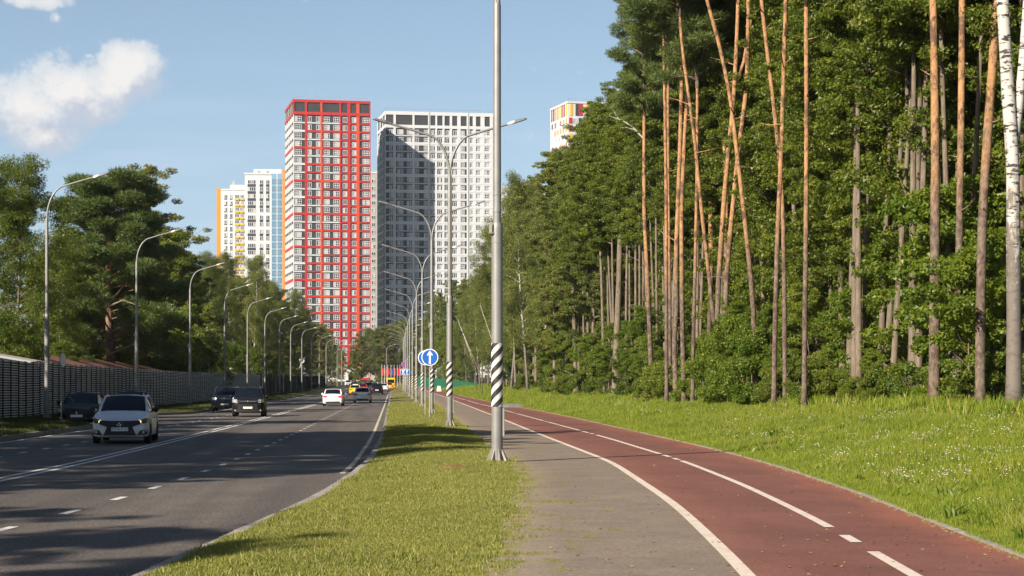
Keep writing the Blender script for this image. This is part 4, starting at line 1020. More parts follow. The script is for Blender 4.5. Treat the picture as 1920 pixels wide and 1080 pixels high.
make_left_trees()
# ------------------------------------------------------------------ apartment towers
WIN_CACHE = {}; SLAB_CACHE = {}
def window_mesh(w, h, nx, ny=1, fr=.15, depth=.14, frame='window_frame'):
    key = (round(w, 2), round(h, 2), nx, ny, frame)
    if key in WIN_CACHE: return WIN_CACHE[key]
    b = MB()
    b.box(-w / 2, w / 2, -depth, 0, 0, fr, frame, 'k'); b.box(-w / 2, w / 2, -depth, 0, h - fr, h, frame, 'k')
    xs = [-w / 2 + (w - fr) * i / nx for i in range(nx + 1)]
    for x in xs: b.box(x, x + fr, -depth, 0, fr, h - fr, frame, 'ktb')
    for j in range(1, ny): b.box(-w / 2 + fr, w / 2 - fr, -depth + .02, 0, h * j / ny - fr / 2, h * j / ny + fr / 2, frame, 'klr')
    for i in range(nx):
        b.poly([(xs[i] + fr, -depth * .5, fr), (xs[i + 1], -depth * .5, fr), (xs[i + 1], -depth * .5, h - fr), (xs[i] + fr, -depth * .5, h - fr)], 'window_glass')
    WIN_CACHE[key] = (b, b.mesh('window')); return WIN_CACHE[key]

class Tower:
    def __init__(s, name, label, X, Y, ang, W, D, H, core='tower_dark', group=None):
        s.root = empty(name, (X, Y, 0), ang); tag(s.root, label, 'apartment building', group)
        s.W, s.D, s.H = W, D, H; s.parts = {}; s.n = {}; s.count = 0; s.rest = MB()
        b = s.b('wall'); b.box(0, W, 0, D, -2, H - .35, core)
    def b(s, n): return s.parts.setdefault(n, MB())
    def slab_(s, part, key, make, loc, limit=300):
        n = s.n.get(part, 0); s.n[part] = n + 1
        if n < limit:
            if key not in SLAB_CACHE: b = MB(); make(b); SLAB_CACHE[key] = b.mesh(part)
            o = link(part, SLAB_CACHE[key], s.root); o.location = loc
        else:
            b = MB(); make(b); s.rest.add([(x + loc[0], y + loc[1], z + loc[2]) for x, y, z in b.v], b.f, b.mats[0])
    def front(s, part, x0, x1, z0, z1, m, out=.22, back=0):   # a slab standing proud of the front
        w, h = round(x1 - x0, 3), round(z1 - z0, 3)
        s.slab_(part, ('f', w, h, out, m), lambda b: b.box(0, w, -out, 0, 0, h, m, 'k'), (x0, 0, z0))
    def left(s, part, y0, y1, z0, z1, m, out=.22):
        w, h = round(y1 - y0, 3), round(z1 - z0, 3)
        s.slab_(part, ('l', w, h, out, m), lambda b: b.box(-out, 0, 0, w, 0, h, m, 'r'), (0, y0, z0))
    def window(s, side, u, z, w, h, nx, ny=1, limit=300, frame='window_frame'):
        b, me = window_mesh(w, h, nx, ny, frame=frame)
        if s.count < limit:
            o = link('window', me, s.root); s.count += 1
            if side == 'f': o.location = (u + w / 2, 0, z)
            else: o.location = (0, u + w / 2, z); o.rotation_euler = (0, 0, -PI / 2)
        else:
            vs = [(x + u + w / 2, y, q + z) for x, y, q in b.v] if side == 'f' else [(y, -x + u + w / 2, q + z) for x, y, q in b.v]
            for f, k in zip(b.f, b.m): s.rest.poly([vs[i] for i in f], b.mats[k])
    def done(s):
        for n, b in s.parts.items(): b.build(n, s.root)
        if s.rest.f: tag(s.rest.build('facade_pieces_beyond', s.root), kind='stuff')

def roof_rail(t, z):
    b = t.b('roof_railing')
    for (x0, y0, x1, y1) in ((.3, .3, t.W - .3, .3), (.3, .3, .3, t.D - .3)):
        n = 14
        for i in range(n + 1):
            x, y = x0 + (x1 - x0) * i / n, y0 + (y1 - y0) * i / n; b.box(x - .04, x + .04, y - .04, y + .04, z - .2, z + 1.0, 'tower_grey', 'b')
        b.tube([(x0, y0, z + 1.0), (x1, y1, z + 1.0)], .05, 'tower_grey', 4)

def red_tower():
    t = Tower('red_tower', 'tall red, white and dark grey apartment tower in the middle', -34.4, 614, .175, 27.2, 25, 101.8)
    H, W, D, fh = 101.8, 27.2, 25, 2.9
    m = lambda p: (p - 125) / 22.4
    rd, og, wh = 'tower_red', 'tower_orange_red', 'tower_white'
    # crown
    t.front('parapet', -.3, W + .02, H - .95, H, rd, .3); t.left('parapet', 0, D, H - .95, H, rd, .3)
    t.front('parapet', -.3, W + .02, H - 5.3, H - 4.3, rd, .3); t.left('parapet', 0, D, H - 5.3, H - 4.3, rd, .3)
    z_top = H - 5.3
    cols = [(212, 229, rd), (335, 351, og), (486, 500, rd), (549, 574, rd), (621, 646, og)]
    for a, c, mt in cols:
        t.front('pilaster', m(a), m(c), 0, H - .95, mt, .26)
    t.front('pilaster', m(726), W, 0, H - .95, rd, .26); t.front('pilaster', -.26, m(129), H - 4.3, H - .95, rd, .26); t.front('pilaster', -.24, .08, 0, z_top, wh, .2)
    for i in range(6):
        y = D * i / 5; t.left('pilaster', max(0, y - .35), min(D, y + .35), 0, z_top, wh, .20)
        t.left('crown_mullion', max(0, y - .2), min(D, y + .2), H - 4.3, H - .95, 'tower_grey', .2)
    rows = int((z_top - 3) / fh)
    edges = [125] + [e for a, c, _ in cols for e in (a, c)] + [728]
    spans = [(edges[i], edges[i + 1]) for i in range(0, len(edges), 2)]
    rnd = random.Random(3)
    for r in range(rows):
        zt = z_top - r * fh; zw = zt - fh * .5 - .95     # row ceiling line and window sill
        h = 1.85
        win = [(132, 186, 3, 2), (234, 266, 2, 1), (301, 334, 2, 1), (362, 409, 3, 2), (439, 486, 3, 2), (513, 548, 2, 1), (586, 620, 2, 1), (672, 726, 4, 2)]
        for a, c, nx, ny in win: t.window('f', m(a), zw, m(c) - m(a), h, nx, ny)
        # floor bands: broad red every second floor, thinner white or red between
        for k, (a, c) in enumerate(spans):
            if r % 2 == 1:
                mt = wh if k == 0 and r % 4 != 3 else rd
                if k in (1, 2) and rnd.random() < .35: mt = og
                t.front('floor_band', m(a), m(c), zt - fh - .30, zt - fh + .42, mt, .235)
            else:
                mt = wh if k == 0 else ((wh if rnd.random() < .72 else rd) if k in (1, 2) else rd)
                t.front('floor_band', m(a), m(c), zt - fh - .16, zt - fh + .28, mt, .225)
        if r % 2 == 0 or True:
            t.left('floor_band', *((0, D, zt - fh - .45, zt - fh + .60, rd, .215) if r % 4 == 3 else (.36, D - .36, zt - fh - .28, zt - fh + .36, 'tower_dark', .19)))
    for r in range(rows):
        zw = z_top - r * fh - fh * .5 - .95
        for i in range(5): t.window('l', D * i / 5 + .8, zw, D / 5 - 1.6, 1.85, 3)
    roof_rail(t, H)
    b = t.b('roof_mast'); b.tube([(8, 8, H - 1), (8, 8, H + 4)], .08, 'tower_grey', 5)
    # entrance block at the foot
    t.done()
red_tower()

def white_tower():
    t = Tower('white_tower', 'broad white and dark grey apartment block right of the red tower', -2.33, 639.2, .15, 42.5, 20, 101.6)
    H, W, D, fh = 101.6, 42.5, 20, 2.9
    m = lambda p: (p - 150) / 22.85
    wh = 'tower_white'
    t.front('parapet', -.3, W, H - 1.25, H, wh, .3); t.left('parapet', 0, D, H - 1.25, H, wh, .3)
    t.front('parapet', -.3, W, H - 6.0, H - 4.9, wh, .3); t.left('parapet', 0, D, H - 6.0, H - 4.9, wh, .3)
    z_top = H - 6.0
    walls = [(146, 152), (216, 236), (377, 393), (509, 528), (571, 586), (632, 648), (693, 713), (757, 786), (838, 862), (890, 916), (956, 990), (1036, 1062), (1104, 1121)]
    for a, c in walls: t.front('pilaster', m(a), min(W, m(c)), 0, H - 1.25, wh, .26)
    for y0, y1 in ((0, .8), (6, 7), (12.6, 13.6), (19.2, 20)): t.left('pilaster', y0, y1, 0, H - 1.25, wh, .24)
    for p in (517, 850): t.front('downpipe', m(p) - .12, m(p) + .12, 0, H + .6, 'tower_grey', .42)
    rows = int((z_top - 3) / fh); rnd = random.Random(8)
    for r in range(rows):
        zt = z_top - r * fh; zw = zt - fh * .5 - .95
        for a, c, nx, ny in ((180, 216, 2, 1), (250, 299, 3, 2), (330, 376, 3, 2), (396, 431, 2, 1), (474, 509, 3, 2), (538, 571, 2, 1), (598, 632, 2, 1), (660, 693, 2, 1), (724, 757, 2, 1), (787, 821, 3, 2), (864, 890, 2, 1), (916, 956, 3, 2), (991, 1036, 3, 2), (1063, 1103, 3, 2)):
            t.window('f', m(a), zw, m(c) - m(a), 1.8, nx, ny)
        for k in range(len(walls) - 1):
            a, c = walls[k][1], walls[k + 1][0]
            th = (.50, .62) if r % 2 == 1 else (.30, .42) if k > 3 else (.16, .26)
            if k in (9, 10, 11): th = (.42, .62)
            t.front('floor_band', m(a), m(c), zt - fh - th[0], zt - fh + th[1], wh, .235)
            if k >= 8: t.front('infill', m(a), m(a) + .0 + (m(c) - m(a)), zt - fh + th[1], zt - fh + th[1] + .18, wh, .1)
        for y0, y1 in ((.8, 6), (7, 12.6), (13.6, 19.2)): t.left('floor_band', y0, y1, zt - fh - .2, zt - fh + .22, wh, .22)
        t.front('ledge', 0, W, zt - fh - .03, zt - fh + .03, 'tower_grey', .29)
    for r in range(rows):
        zw = z_top - r * fh - fh * .5 - .95
        for y in (2.0, 8.4, 15): t.window('l', y, zw, 2.6, 1.8, 3)
    roof_rail(t, H); t.done()
white_tower()

def slab(name, label, X, Y, ang, W, D, H, core='tower_white'):
    return Tower(name, label, X, Y, ang, W, D, H, core)

def left_towers():
    # lower white block with a yellow balcony stack and an orange flank
    Y = 800; s = F / Y
    t = slab('orange_flanked_tower', 'farthest left white tower with orange flank and yellow balconies', px(414, Y), Y, .05, 60 / s * 1.02, 16, EYE + (VY - 354) / s)
    m = lambda p: (p - 112) / 4.694 / s; H = t.H; fh = 2.9
    t.left('orange_flank', 0, 16, 0, H - .3, 'tower_orange', .3); t.b('orange_flank').box(-1.9, -.32, 0.0, 16, 0, H + .3, 'tower_orange')
    t.front('parapet', 0, t.W, H - .6, H, 'tower_white', .2)
    b = t.b('roof_plant'); b.box(4, 14, 4, 11, H - .4, H + 2.3, 'tower_white'); b.box(5, 6.2, 5, 6.5, H + 2.3, H + 4.2, 'tower_grey'); b.tube([(4.2, 5, H), (4.2, 5, H + 4.5)], .1, 'tower_grey', 5)
    for k in range(24):
        z = H - 4.4 - k * fh
        if z < 20: break
        for a, c in ((142, 168), (190, 215)):
            t.front('dark_strip', m(a), m(c), z - .55, z + .55 - .6, 'tower_dark', .05)
            t.window('f', m(a), z - .05, m(c) - m(a), 1.75, 2)
        for a, c in ((235, 273), (281, 314)):
            t.front('balcony', m(a), m(c), z - .78, z + .02, 'tower_yellow', .55)
            t.window('f', m(a), z + .12, m(c) - m(a), 1.6, 3)
    t.done()
    Y = 720; s = F / Y
    t = slab('blue_edged_tower', 'white tower with blue and yellow right edge left of the red tower', px(459, Y), Y, .05, 74 / s, 16, EYE + (VY - 324) / s)
    m = lambda p: (p - 325) / 4.694 / s; H = t.H
    t.front('blue_cladding', m(560), m(655), 0, H - .2, 'tower_blue', .12); t.front('yellow_edge', m(655), m(678), 0, H + 1.6, 'tower_orange', .3)
    b = t.b('yellow_edge'); b.box(m(655), m(678), 0.02, 16, 0, H + 1.6, 'tower_orange')
    t.front('blue_mullion', m(604), m(612), 0, H - .25, 'tower_white', .2)
    t.front('parapet', -.1, m(560), H - .7, H, 'tower_white', .25); t.left('parapet', 0, 16, H - .7, H, 'tower_white', .25)
    b = t.b('roof_plant'); b.box(3.5, 15, 3, 11, H - .4, H + 1.9, 'tower_white')
    for x in (5.5, 9): b.lathe([(.55, 0), (.55, .3)], 'tower_grey', 12, 'y', (x, 2.7, H + .9))
    for x in (10.6, 13, 14.4): b.tube([(x, 4, H + 1.9), (x, 4, H + 3.6)], .09, 'tower_grey', 5)
    for k in range(26):
        z = H - 4.6 - k * 2.9
        if z < 15: break
        gap = k in (4, 6, 8, 10, 12)
        t.window('f', m(350), z, m(419) - m(350), 1.7, 4)
        if not gap: t.front('spandrel', m(349), m(420), z - 1.15, z - .05, 'tower_dark', .12)
        for a, c in ((455, 486), (511, 541)):
            t.window('f', m(a), z, m(c) - m(a), 1.7, 2)
            if not gap: t.front('spandrel', m(a), m(c), z - 1.15, z - .05, 'tower_dark', .06)
        for a, c in ((566, 603), (613, 650)):
            t.window('f', m(a), z, m(c) - m(a), 1.85, 3, frame='tower_dark')
    for k in range(18):
        z = H - 4.6 - k * 2.9
        for y in (2.5, 8): t.window('l', y, z, 2.2, 1.6, 2)
    t.done()
    # grey slab half hidden between the red and the white tower
    t = slab('grey_tower', 'pale grey tower just showing between the red and the white tower', -9.5, 700, .1, 12, 14, EYE + (VY - 322) * 700 / F, 'tower_grey')
    t.front('parapet', -.1, 12, t.H - .6, t.H, 'tower_white', .15)
    for k in range(22): t.window('f', 1.2, t.H - 4.5 - k * 2.9, 1.6, 1.5, 2, frame='tower_white')
    b = t.b('roof_mast'); b.tube([(2, 3, t.H - 1), (2, 3, t.H + 2.6)], .1, 'tower_grey', 5); b.box(3, 5, 3, 5, t.H - .5, t.H + 1.2, 'tower_grey')
    t.done()
left_towers()

def colour_tower():
    t = Tower('patchwork_tower', 'tower with scattered red, yellow and grey panels above the wood', 64.2, 640, .25, 30, 19, EYE + (VY - 189.6) * 640 / F, 'tower_white')
    H = t.H; rnd = random.Random(21); fh = 2.9
    pal = ['tower_red', 'tower_maroon', 'tower_orange', 'tower_yellow', 'tower_dark', 'tower_orange', 'tower_maroon']
    t.left('parapet', 0, 19, H - .7, H, 'tower_white', .2); t.front('parapet', -.2, 30, H - .7, H, 'tower_white', .2)
    # tall crown panels
    for i, c in enumerate(['tower_yellow', 'tower_maroon', 'tower_maroon', 'tower_yellow', 'tower_orange', 'tower_orange', 'tower_dark', 'tower_maroon']):
        y = .8 + i * 2.25; t.left('colour_panel', y, y + 1.25, H - 5.2, H - .9, c, .12)
    for x0, x1, c in ((.9, 1.9, 'tower_yellow'), (3.0, 4.2, 'tower_dark'), (4.25, 5.8, 'tower_red'), (7, 8.2, 'tower_yellow'), (9, 10.4, 'tower_orange'), (12, 13, 'tower_red'), (15, 16.5, 'tower_dark'), (18, 19.5, 'tower_red'), (22, 23.5, 'tower_yellow'), (26, 27.5, 'tower_maroon')):
        t.front('colour_panel', x0, x1, H - 5.2, H - .9, c, .12)
    for k in range(22):
        z = H - 8.1 - k * fh
        for i in range(6):
            y = .8 + i * 3.05
            if rnd.random() < .55: t.left('colour_panel', y - .02, y + .75, z, z + 2.0, rnd.choice(pal), .12)
            t.window('l', y + .9, z + .2, 1.2, 1.7, 2)
        for i in range(8):
            x = .5 + i * 3.7
            if rnd.random() < .6: t.front('colour_panel', x, x + 1.3, z, z + 2.1, rnd.choice(pal), .12)
            t.window('f', x + 1.5, z + .2, 1.5, 1.7, 2)
    roof_rail(t, H); t.done()
    # two lower blocks peeping out beside the lamp post and over the birches
    Y = 700
    t = Tower('red_trimmed_block', 'white block with red panels peeping out right of the tall white block', px(930, Y), Y, .1, 4.4, 12, EYE + (VY - 346) * Y / F, 'tower_white')
    for k in range(20):
        z = t.H - 4 - k * 2.9; t.window('f', 2.4, z, .8, 1.5, 1)
        t.front('colour_panel', 3.3, 4.3, z - .2, z + 1.5, ['tower_red', 'tower_orange', 'tower_white'][k % 3] if k > 1 else 'tower_white', .08)
    t.done()
    t = Tower('orange_topped_block', 'low orange and white block showing over the birch tops', px(962, Y), Y, .12, 14, 12, EYE + (VY - 349) * Y / F, 'tower_white')
    t.front('orange_parapet', 2.2, 14, t.H - 1.6, t.H + .4, 'tower_orange', .2); t.b('roof_plant').box(.4, 1.8, 2, 4, t.H - .5, t.H + 1.4, 'tower_grey')
    for k in range(16):
        for x in (.6, 3.4, 6.6, 10): t.window('f', x, t.H - 4.6 - k * 2.9, 1.6, 1.5, 2)
    t.done()
colour_tower()

# ------------------------------------------------------------------ low buildings
def low_buildings():
    r = empty('shed', (0, 0, 0)); tag(r, 'long low shed with rusty red roof behind the left fence', 'shed')
    b = MB(); b.box(-29, -20.6, 106, 170, -.2, 2.25, 'brick_wall'); b.build('wall', r)
    b = MB()
    n = 32
    for i in range(n):
        y0 = 105.5 + 65 * i / n; y1 = y0 + 65 / n - .05
        for xa, za, xb, zb in ((-20.2, 2.45, -25, 3.75), (-29.4, 2.5, -25, 3.75)):
            q = [(xa, y0, za), (xa, y1, za), (xb, y1, zb), (xb, y0, zb)]
            if xa < -25: q = q[::-1]
            b.add([(x, y, z + .06) for x, y, z in q] + [(x, y, z) for x, y, z in q], [(0, 1, 2, 3), (7, 6, 5, 4), (0, 4, 5, 1), (2, 6, 7, 3), (1, 5, 6, 2), (3, 7, 4, 0)], 'rust_roof')
    b.build('roof', r)
    b = MB(); b.poly([(-29, 105.98, 2.2), (-20.6, 105.98, 2.2), (-25, 105.98, 3.5)], 'brick_wall'); b.build('gable', r)
    r = empty('shed', (0, 0, 0)); tag(r, 'small white hut with slanting roof over the fence at the left edge', 'shed')
    b = MB(); b.prism_y([(-27, -.2), (-20.2, -.2), (-20.2, 2.85), (-21, 3.0), (-23.7, 3.42), (-27, 3.3)], 98, 103, 'white_wall'); b.build('wall', r)
    b = MB(); b.prism_y([(-27.3, 3.34), (-23.7, 3.46), (-20, 2.84), (-20, 2.94), (-23.7, 3.58), (-27.3, 3.46)], 97.6, 103.4, 'tower_grey'); b.build('roof', r)
    b = MB(); b.box(-20.19, -20.1, 99, 101, 2.5, 3.0, 'flag_red'); b.build('red_board', r)
    # white draped shapes between the trees behind the fence
    for k, (p, Y, w, h0, h1) in enumerate(((525, 331, 2.0, 2.0, 6.4), (567, 410, 2.4, 2.2, 7.2))):
        r = empty('draped_stack', (px(p, Y), Y, gz(px(p, Y), Y))); tag(r, ['white sheet-wrapped stack behind the fence, nearer one', 'white sheet-wrapped stack behind the fence, farther one'][k], 'wrapped stack')
        rnd = random.Random(40 + k); b = MB(); prof = []
        vs, fs = [], []; nz, na = 9, 14
        for i in range(nz):
            t = i / (nz - 1)
            for a in range(na):
                q = 2 * PI * a / na; rr = w / 2 * (1 - .55 * t ** 2) * rnd.uniform(.85, 1.12); vs.append((rr * math.cos(q), rr * math.sin(q), h1 * t))
        for i in range(nz - 1):
            for a in range(na): fs.append((i * na + a, i * na + (a + 1) % na, (i + 1) * na + (a + 1) % na, (i + 1) * na + a))
        fs.append(tuple(range((nz - 1) * na, nz * na))); b.add(vs, fs, 'tarp_white'); b.build('sheet', r)
    # arched white gate house at the foot of the red tower
    Y = 596; r = empty('gatehouse', (px(648, Y), Y, float(rise(Y)) - .3)); tag(r, 'white arched gatehouse at the foot of the red tower', 'building')
    W = 25 * Y / F; b = MB(); pts = [(0, 0), (.9, 0), (.9, 2.2)] + [(W / 2 + (W / 2 - .9) * math.cos(PI - k * PI / 8), 2.2 + 1.6 * math.sin(k * PI / 8)) for k in range(1, 8)] + [(W - .9, 2.2), (W - .9, 0), (W, 0), (W, 3.2)] + [(W / 2 + W / 2 * math.cos(k * PI / 8), 3.2 + 2.0 * math.sin(k * PI / 8)) for k in range(1, 8)] + [(0, 3.2)]
    for i in range(len(pts) // 2):
        pass
    inner = [(.9, 0), (.9, 2.2)] + [(W / 2 + (W / 2 - .9) * math.cos(PI - k * PI / 8), 2.2 + 1.6 * math.sin(k * PI / 8)) for k in range(1, 8)] + [(W - .9, 2.2), (W - .9, 0)]
    outer = [(0, 0), (0, 3.2)] + [(W / 2 + W / 2 * math.cos(PI - k * PI / 8), 3.2 + 2.0 * math.sin(k * PI / 8)) for k in range(1, 8)] + [(W, 3.2), (W, 0)]
    for i in range(len(inner) - 1):
        b.prism_y([inner[i], inner[i + 1], outer[i + 1], outer[i]][::-1], 0, 5, 'white_wall')
    b.build('arch', r)
    b = MB(); b.box(.9, W - .9, 3.5, 3.7, 0, 2.1, 'tower_grey'); b.box(1.2, W - 1.2, 3.4, 3.52, .1, 1.9, 'window_glass'); b.build('door', r)
    b = MB(); b.box(-6, -.05, 1, 4, 0, 2.6, 'white_wall'); b.box(-6.2, .0, .8, 4.2, 2.6, 2.85, 'tower_red'); b.build('side_wall', r)
low_buildings()

# ------------------------------------------------------------------ fences
def fences():
    XF = lambda Y: -18.0 + rise(Y) * 0
    root = empty('woven_fence', (-18, 76, 0)); tag(root, 'tall woven fence of pale bowed slats along the left verge', 'fence')
    bay, pitch, h, H, seg = 1.7, .118, .058, 2.72, 4
    Y0 = 69.0; nb = 100
    def slat_mb(sgn):
        b = MB(); vs = []
        for i in range(seg + 1):
            u = i / seg; y = .03 + (bay - .06) * u; x = sgn * .095 * math.sin(PI * u)
            vs += [(x - .011, y, 0), (x + .011, y, 0), (x + .011, y, h), (x - .011, y, h)]
        fs = []
        for i in range(seg):
            a = i * 4
            fs += [(a + 1, a + 5, a + 6, a + 2), (a + 3, a + 2, a + 6, a + 7), (a, a + 3, a + 7, a + 4), (a, a + 4, a + 5, a + 1)]
        fs += [(0, 1, 2, 3), (seg * 4 + 3, seg * 4 + 2, seg * 4 + 1, seg * 4)]
        b.add(vs, fs, 'fence_slat'); return b
    S = {1: slat_mb(1), -1: slat_mb(-1)}; me = S[1].mesh('slat')
    rest = MB(); rear = MB(); cnt = 0; rnd = random.Random(2)
    for k in range(nb):
        y = Y0 + k * bay; zg = gz(-18, y) - .02
        dz = rnd.uniform(-.02, .02)
        for r in range(int(H / pitch)):
            z = zg + .1 + r * pitch + dz
            if cnt < 300 and y > 75:
                o = link('slat', me, root); o.location = (rnd.uniform(-.006, .006), y - 76, z); o.rotation_euler = (rnd.uniform(-.004, .004), 0, 0); cnt += 1
            else:
                q = rnd.uniform(-.004, .004); rest.add([(vx + q, vy + y - 76, vz + z) for vx, vy, vz in S[1].v], S[1].f, 'fence_slat')
        rear.box(-.16, -.135, y - 76 + .01, y - 76 + bay - .01, zg + .02, zg + H + .02, 'fence_dark')  # near-black sheet added behind each bay, painting the shade in the slat gaps
    rear.build('gap_shade_sheet', root)
    tag(rest.build('slats_beyond', root), kind='stuff')
    pm = MB(); pm.box(-.06, .05, -.09, .09, -.3, H + .06, 'fence_dark'); pme = pm.mesh('post')
    for k in range(nb + 1):
        y = Y0 + k * bay; o = link('post', pme, root); o.location = (0, y - 76, gz(-18, y))
    # plain board fence farther on
    y0 = Y0 + nb * bay + .3; root = empty('board_fence', (-18, y0, 0)); tag(root, 'dark plank fence continuing beyond the woven fence', 'fence')
    bm_ = MB(); bm_.box(-.015, .015, .02, 2.4, 0, 2.75, 'fence_board'); me = bm_.mesh('board_panel')
    bl = MB(); bl.box(-.02, .02, .02, 2.4, 0, 3.0, 'fence_blue'); mb_ = bl.mesh('board_panel')
    y = y0; k = 0
    while y < 470:
        o = link('board_panel', mb_ if 398 < y < 420 else me, root); o.location = (rnd.uniform(-.05, .05), y - y0, gz(-18, y) + rnd.uniform(-.1, .08)); o.rotation_euler = (0, 0, rnd.uniform(-.02, .02))
        o = link('post', pme, root); o.location = (.1, y - y0, gz(-18, y)); y += 2.45; k += 1
    # green building-site screen on the far bend of the path
    r = empty('green_screen', (0, 0, 0)); tag(r, 'dark green site screen beside the far bend of the cycle path', 'fence')
    pts = [(7.0, 470), (8.4, 436), (9.8, 402), (11.4, 370), (13.2, 338), (15.0, 308)]
    for i in range(len(pts) - 1):
        (xa, ya), (xb, yb) = pts[i], pts[i + 1]; za, zb = gz(xa, ya), gz(xb, yb); ta, tb = 4.05 - i * .41 - za, 4.05 - (i + 1) * .41 - zb
        b = MB(); n = 5; vs, fs = [], []
        for k in range(n + 1):
            t = k / n; x, yy, z = xa + (xb - xa) * t, ya + (yb - ya) * t, za + (zb - za) * t; sag = .05 * math.sin(PI * t)
            top = z + ta + (tb - ta) * t - sag; vs += [(x, yy, z - .3), (x, yy, top), (x, yy + .04, top), (x, yy + .04, z - .3)]
        for k in range(n):
            a = 4 * k; fs += [(a, a + 4, a + 5, a + 1), (a + 1, a + 5, a + 6, a + 2), (a + 2, a + 6, a + 7, a + 3)]
        b.add(vs, fs, 'net_green'); b.build('screen_panel', r)
        p = MB(); p.box(xa - .04, xa + .04, ya - .1, ya - .03, za - .3, za + ta + .1, 'fence_dark'); p.build('post', r)
fences()
# ------------------------------------------------------------------ street lamps
def pole_parts(root, double, near=True):
    m = MB()
    m.lathe([(.118, .0), (.118, 4.85), (.112, 4.93), (.10, 4.97)], 'galvanised', 20); m.lathe([(.123, 4.55), (.123, 4.6)], 'galvanised', 20)
    m.build('lower_pole', root, True)
    m = MB(); m.lathe([(.083, 4.9), (.078, 9.5), (.07, 9.55)], 'galvanised', 16); m.lathe([(.092, 5.2), (.092, 5.28)], 'galvanised', 16); m.lathe([(.09, 5.55), (.09, 5.58)], 'galvanised', 16); m.build('upper_pole', root, True)
    # flange with gusset fins
    m = MB(); m.lathe([(.235, .0), (.235, .025)], 'galvanised_base', 20)
    for k in range(8):
        a = 2 * PI * k / 8 + .2; c, s_ = math.cos(a), math.sin(a); tx, ty = -s_ * .009, c * .009
        q = [(.117, .025), (.225, .025), (.225, .05), (.117, .27)]
        vs = [(r * c + tx, r * s_ + ty, z) for r, z in q] + [(r * c - tx, r * s_ - ty, z) for r, z in q]
        m.add(vs, [(0, 1, 2, 3), (7, 6, 5, 4), (0, 4, 5, 1), (1, 5, 6, 2), (2, 6, 7, 3), (3, 7, 4, 0)], 'galvanised_base')
    m.build('base_flange', root)
    # service hatch on the right-hand side, number plate higher up
    m = MB(); m.box(.105, .155, -.055, .055, .52, 1.12, 'galvanised_base'); o = m.build('service_hatch', root); bev(o, .015)
    m = MB(); m.box(-.175, -.112, -.13, -.118, 4.76, 4.98, 'galvanised_base'); m.box(-.16, -.08, -.118, -.05, 4.74, 4.78, 'galvanised'); m.build('number_plate', root)
    def arm(sx):
        pts = []
        for k in range(9):
            t = k / 8; a = R(90 - 74 * t); pts.append((sx * (.95 * (1 - math.sin(a))), 0, 9.45 + 1.65 * math.cos(a) * 1.0))
        e = pts[-1]; pts += [(sx * (abs(e[0]) + .75), 0, e[2] + .23), (sx * (abs(e[0]) + 1.55), 0, e[2] + .46)]
        m = MB(); m.tube([(sx * .03, 0, 9.3)] + pts[1:], [.05] * 6 + [.042] * 5, 'galvanised', 10); m.build('arm', root, True)
        e = pts[-1]; m = MB(); d = Vector((sx * .96, 0, .27)); p = Vector(e)
        hv = []
        for t, w, h in ((-.05, .05, .04), (.12, .10, .075), (.22, .15, .075), (.62, .14, .045), (.72, .08, .03)):
            c = p + d * t; hv += [c + Vector((0, -w, -h * .5)), c + Vector((0, w, -h * .5)), c + Vector((0, w * .7, h)), c + Vector((0, -w * .7, h))]
        fs = [(3, 2, 1, 0), (16, 17, 18, 19)]
        for i in range(4):
            for k in range(4): fs.append((i * 4 + k, i * 4 + (k + 1) % 4, i * 4 + 4 + (k + 1) % 4, i * 4 + 4 + k))
        m.add(hv, fs, 'lamp_grey'); l = m.build('lamp_head', root)
        m = MB(); c0 = p + d * .2; c1 = p + d * .62
        m.add([c0 + Vector((0, -.1, -.043)), c0 + Vector((0, .1, -.043)), c1 + Vector((0, .1, -.03)), c1 + Vector((0, -.1, -.03))], [(0, 1, 2, 3)], 'headlamp_lens'); m.build('lens', l)
    arm(1)
    if double: arm(-1)

def bev(o, w):
    md = o.modifiers.new('bevel', 'BEVEL'); md.width = w; md.segments = 2; md.limit_method = 'ANGLE'

def stripes(root):
    z0, z1, r = 1.15, 2.47, .1225
    a0, a1, n = R(150), R(335), 14                # wraps the side turned towards the traffic
    m = MB(); vs, fs = [], []
    for k in range(n + 1):
        a = a0 + (a1 - a0) * k / n; c, s_ = math.cos(a), math.sin(a); vs += [(r * c, r * s_, z0), (r * c, r * s_, z1)]
    m.add(vs, [(2 * k, 2 * k + 2, 2 * k + 3, 2 * k + 1) for k in range(n)], 'stripe_white'); band = m.build('marker_band', root, True)
    slope, pitch = .105, .262
    for j in range(-2, 7):
        m = MB(); zs = z0 + j * pitch
        for k in range(n):
            q = []
            for kk, lo in ((k, 1), (k + 1, 1), (k + 1, 0), (k, 0)):
                a = a0 + (a1 - a0) * kk / n; z = zs + slope * (a - a0) * 1.15 + (0 if lo else pitch * .5)
                q.append(((r + .003) * math.cos(a), (r + .003) * math.sin(a), min(max(z, z0 - .001), z1 + .001)))
            if max(abs(q[0][2] - q[3][2]), abs(q[1][2] - q[2][2])) > .004: m.poly(q, 'stripe_black')
        if m.f: m.build('black_stripe', band, True)

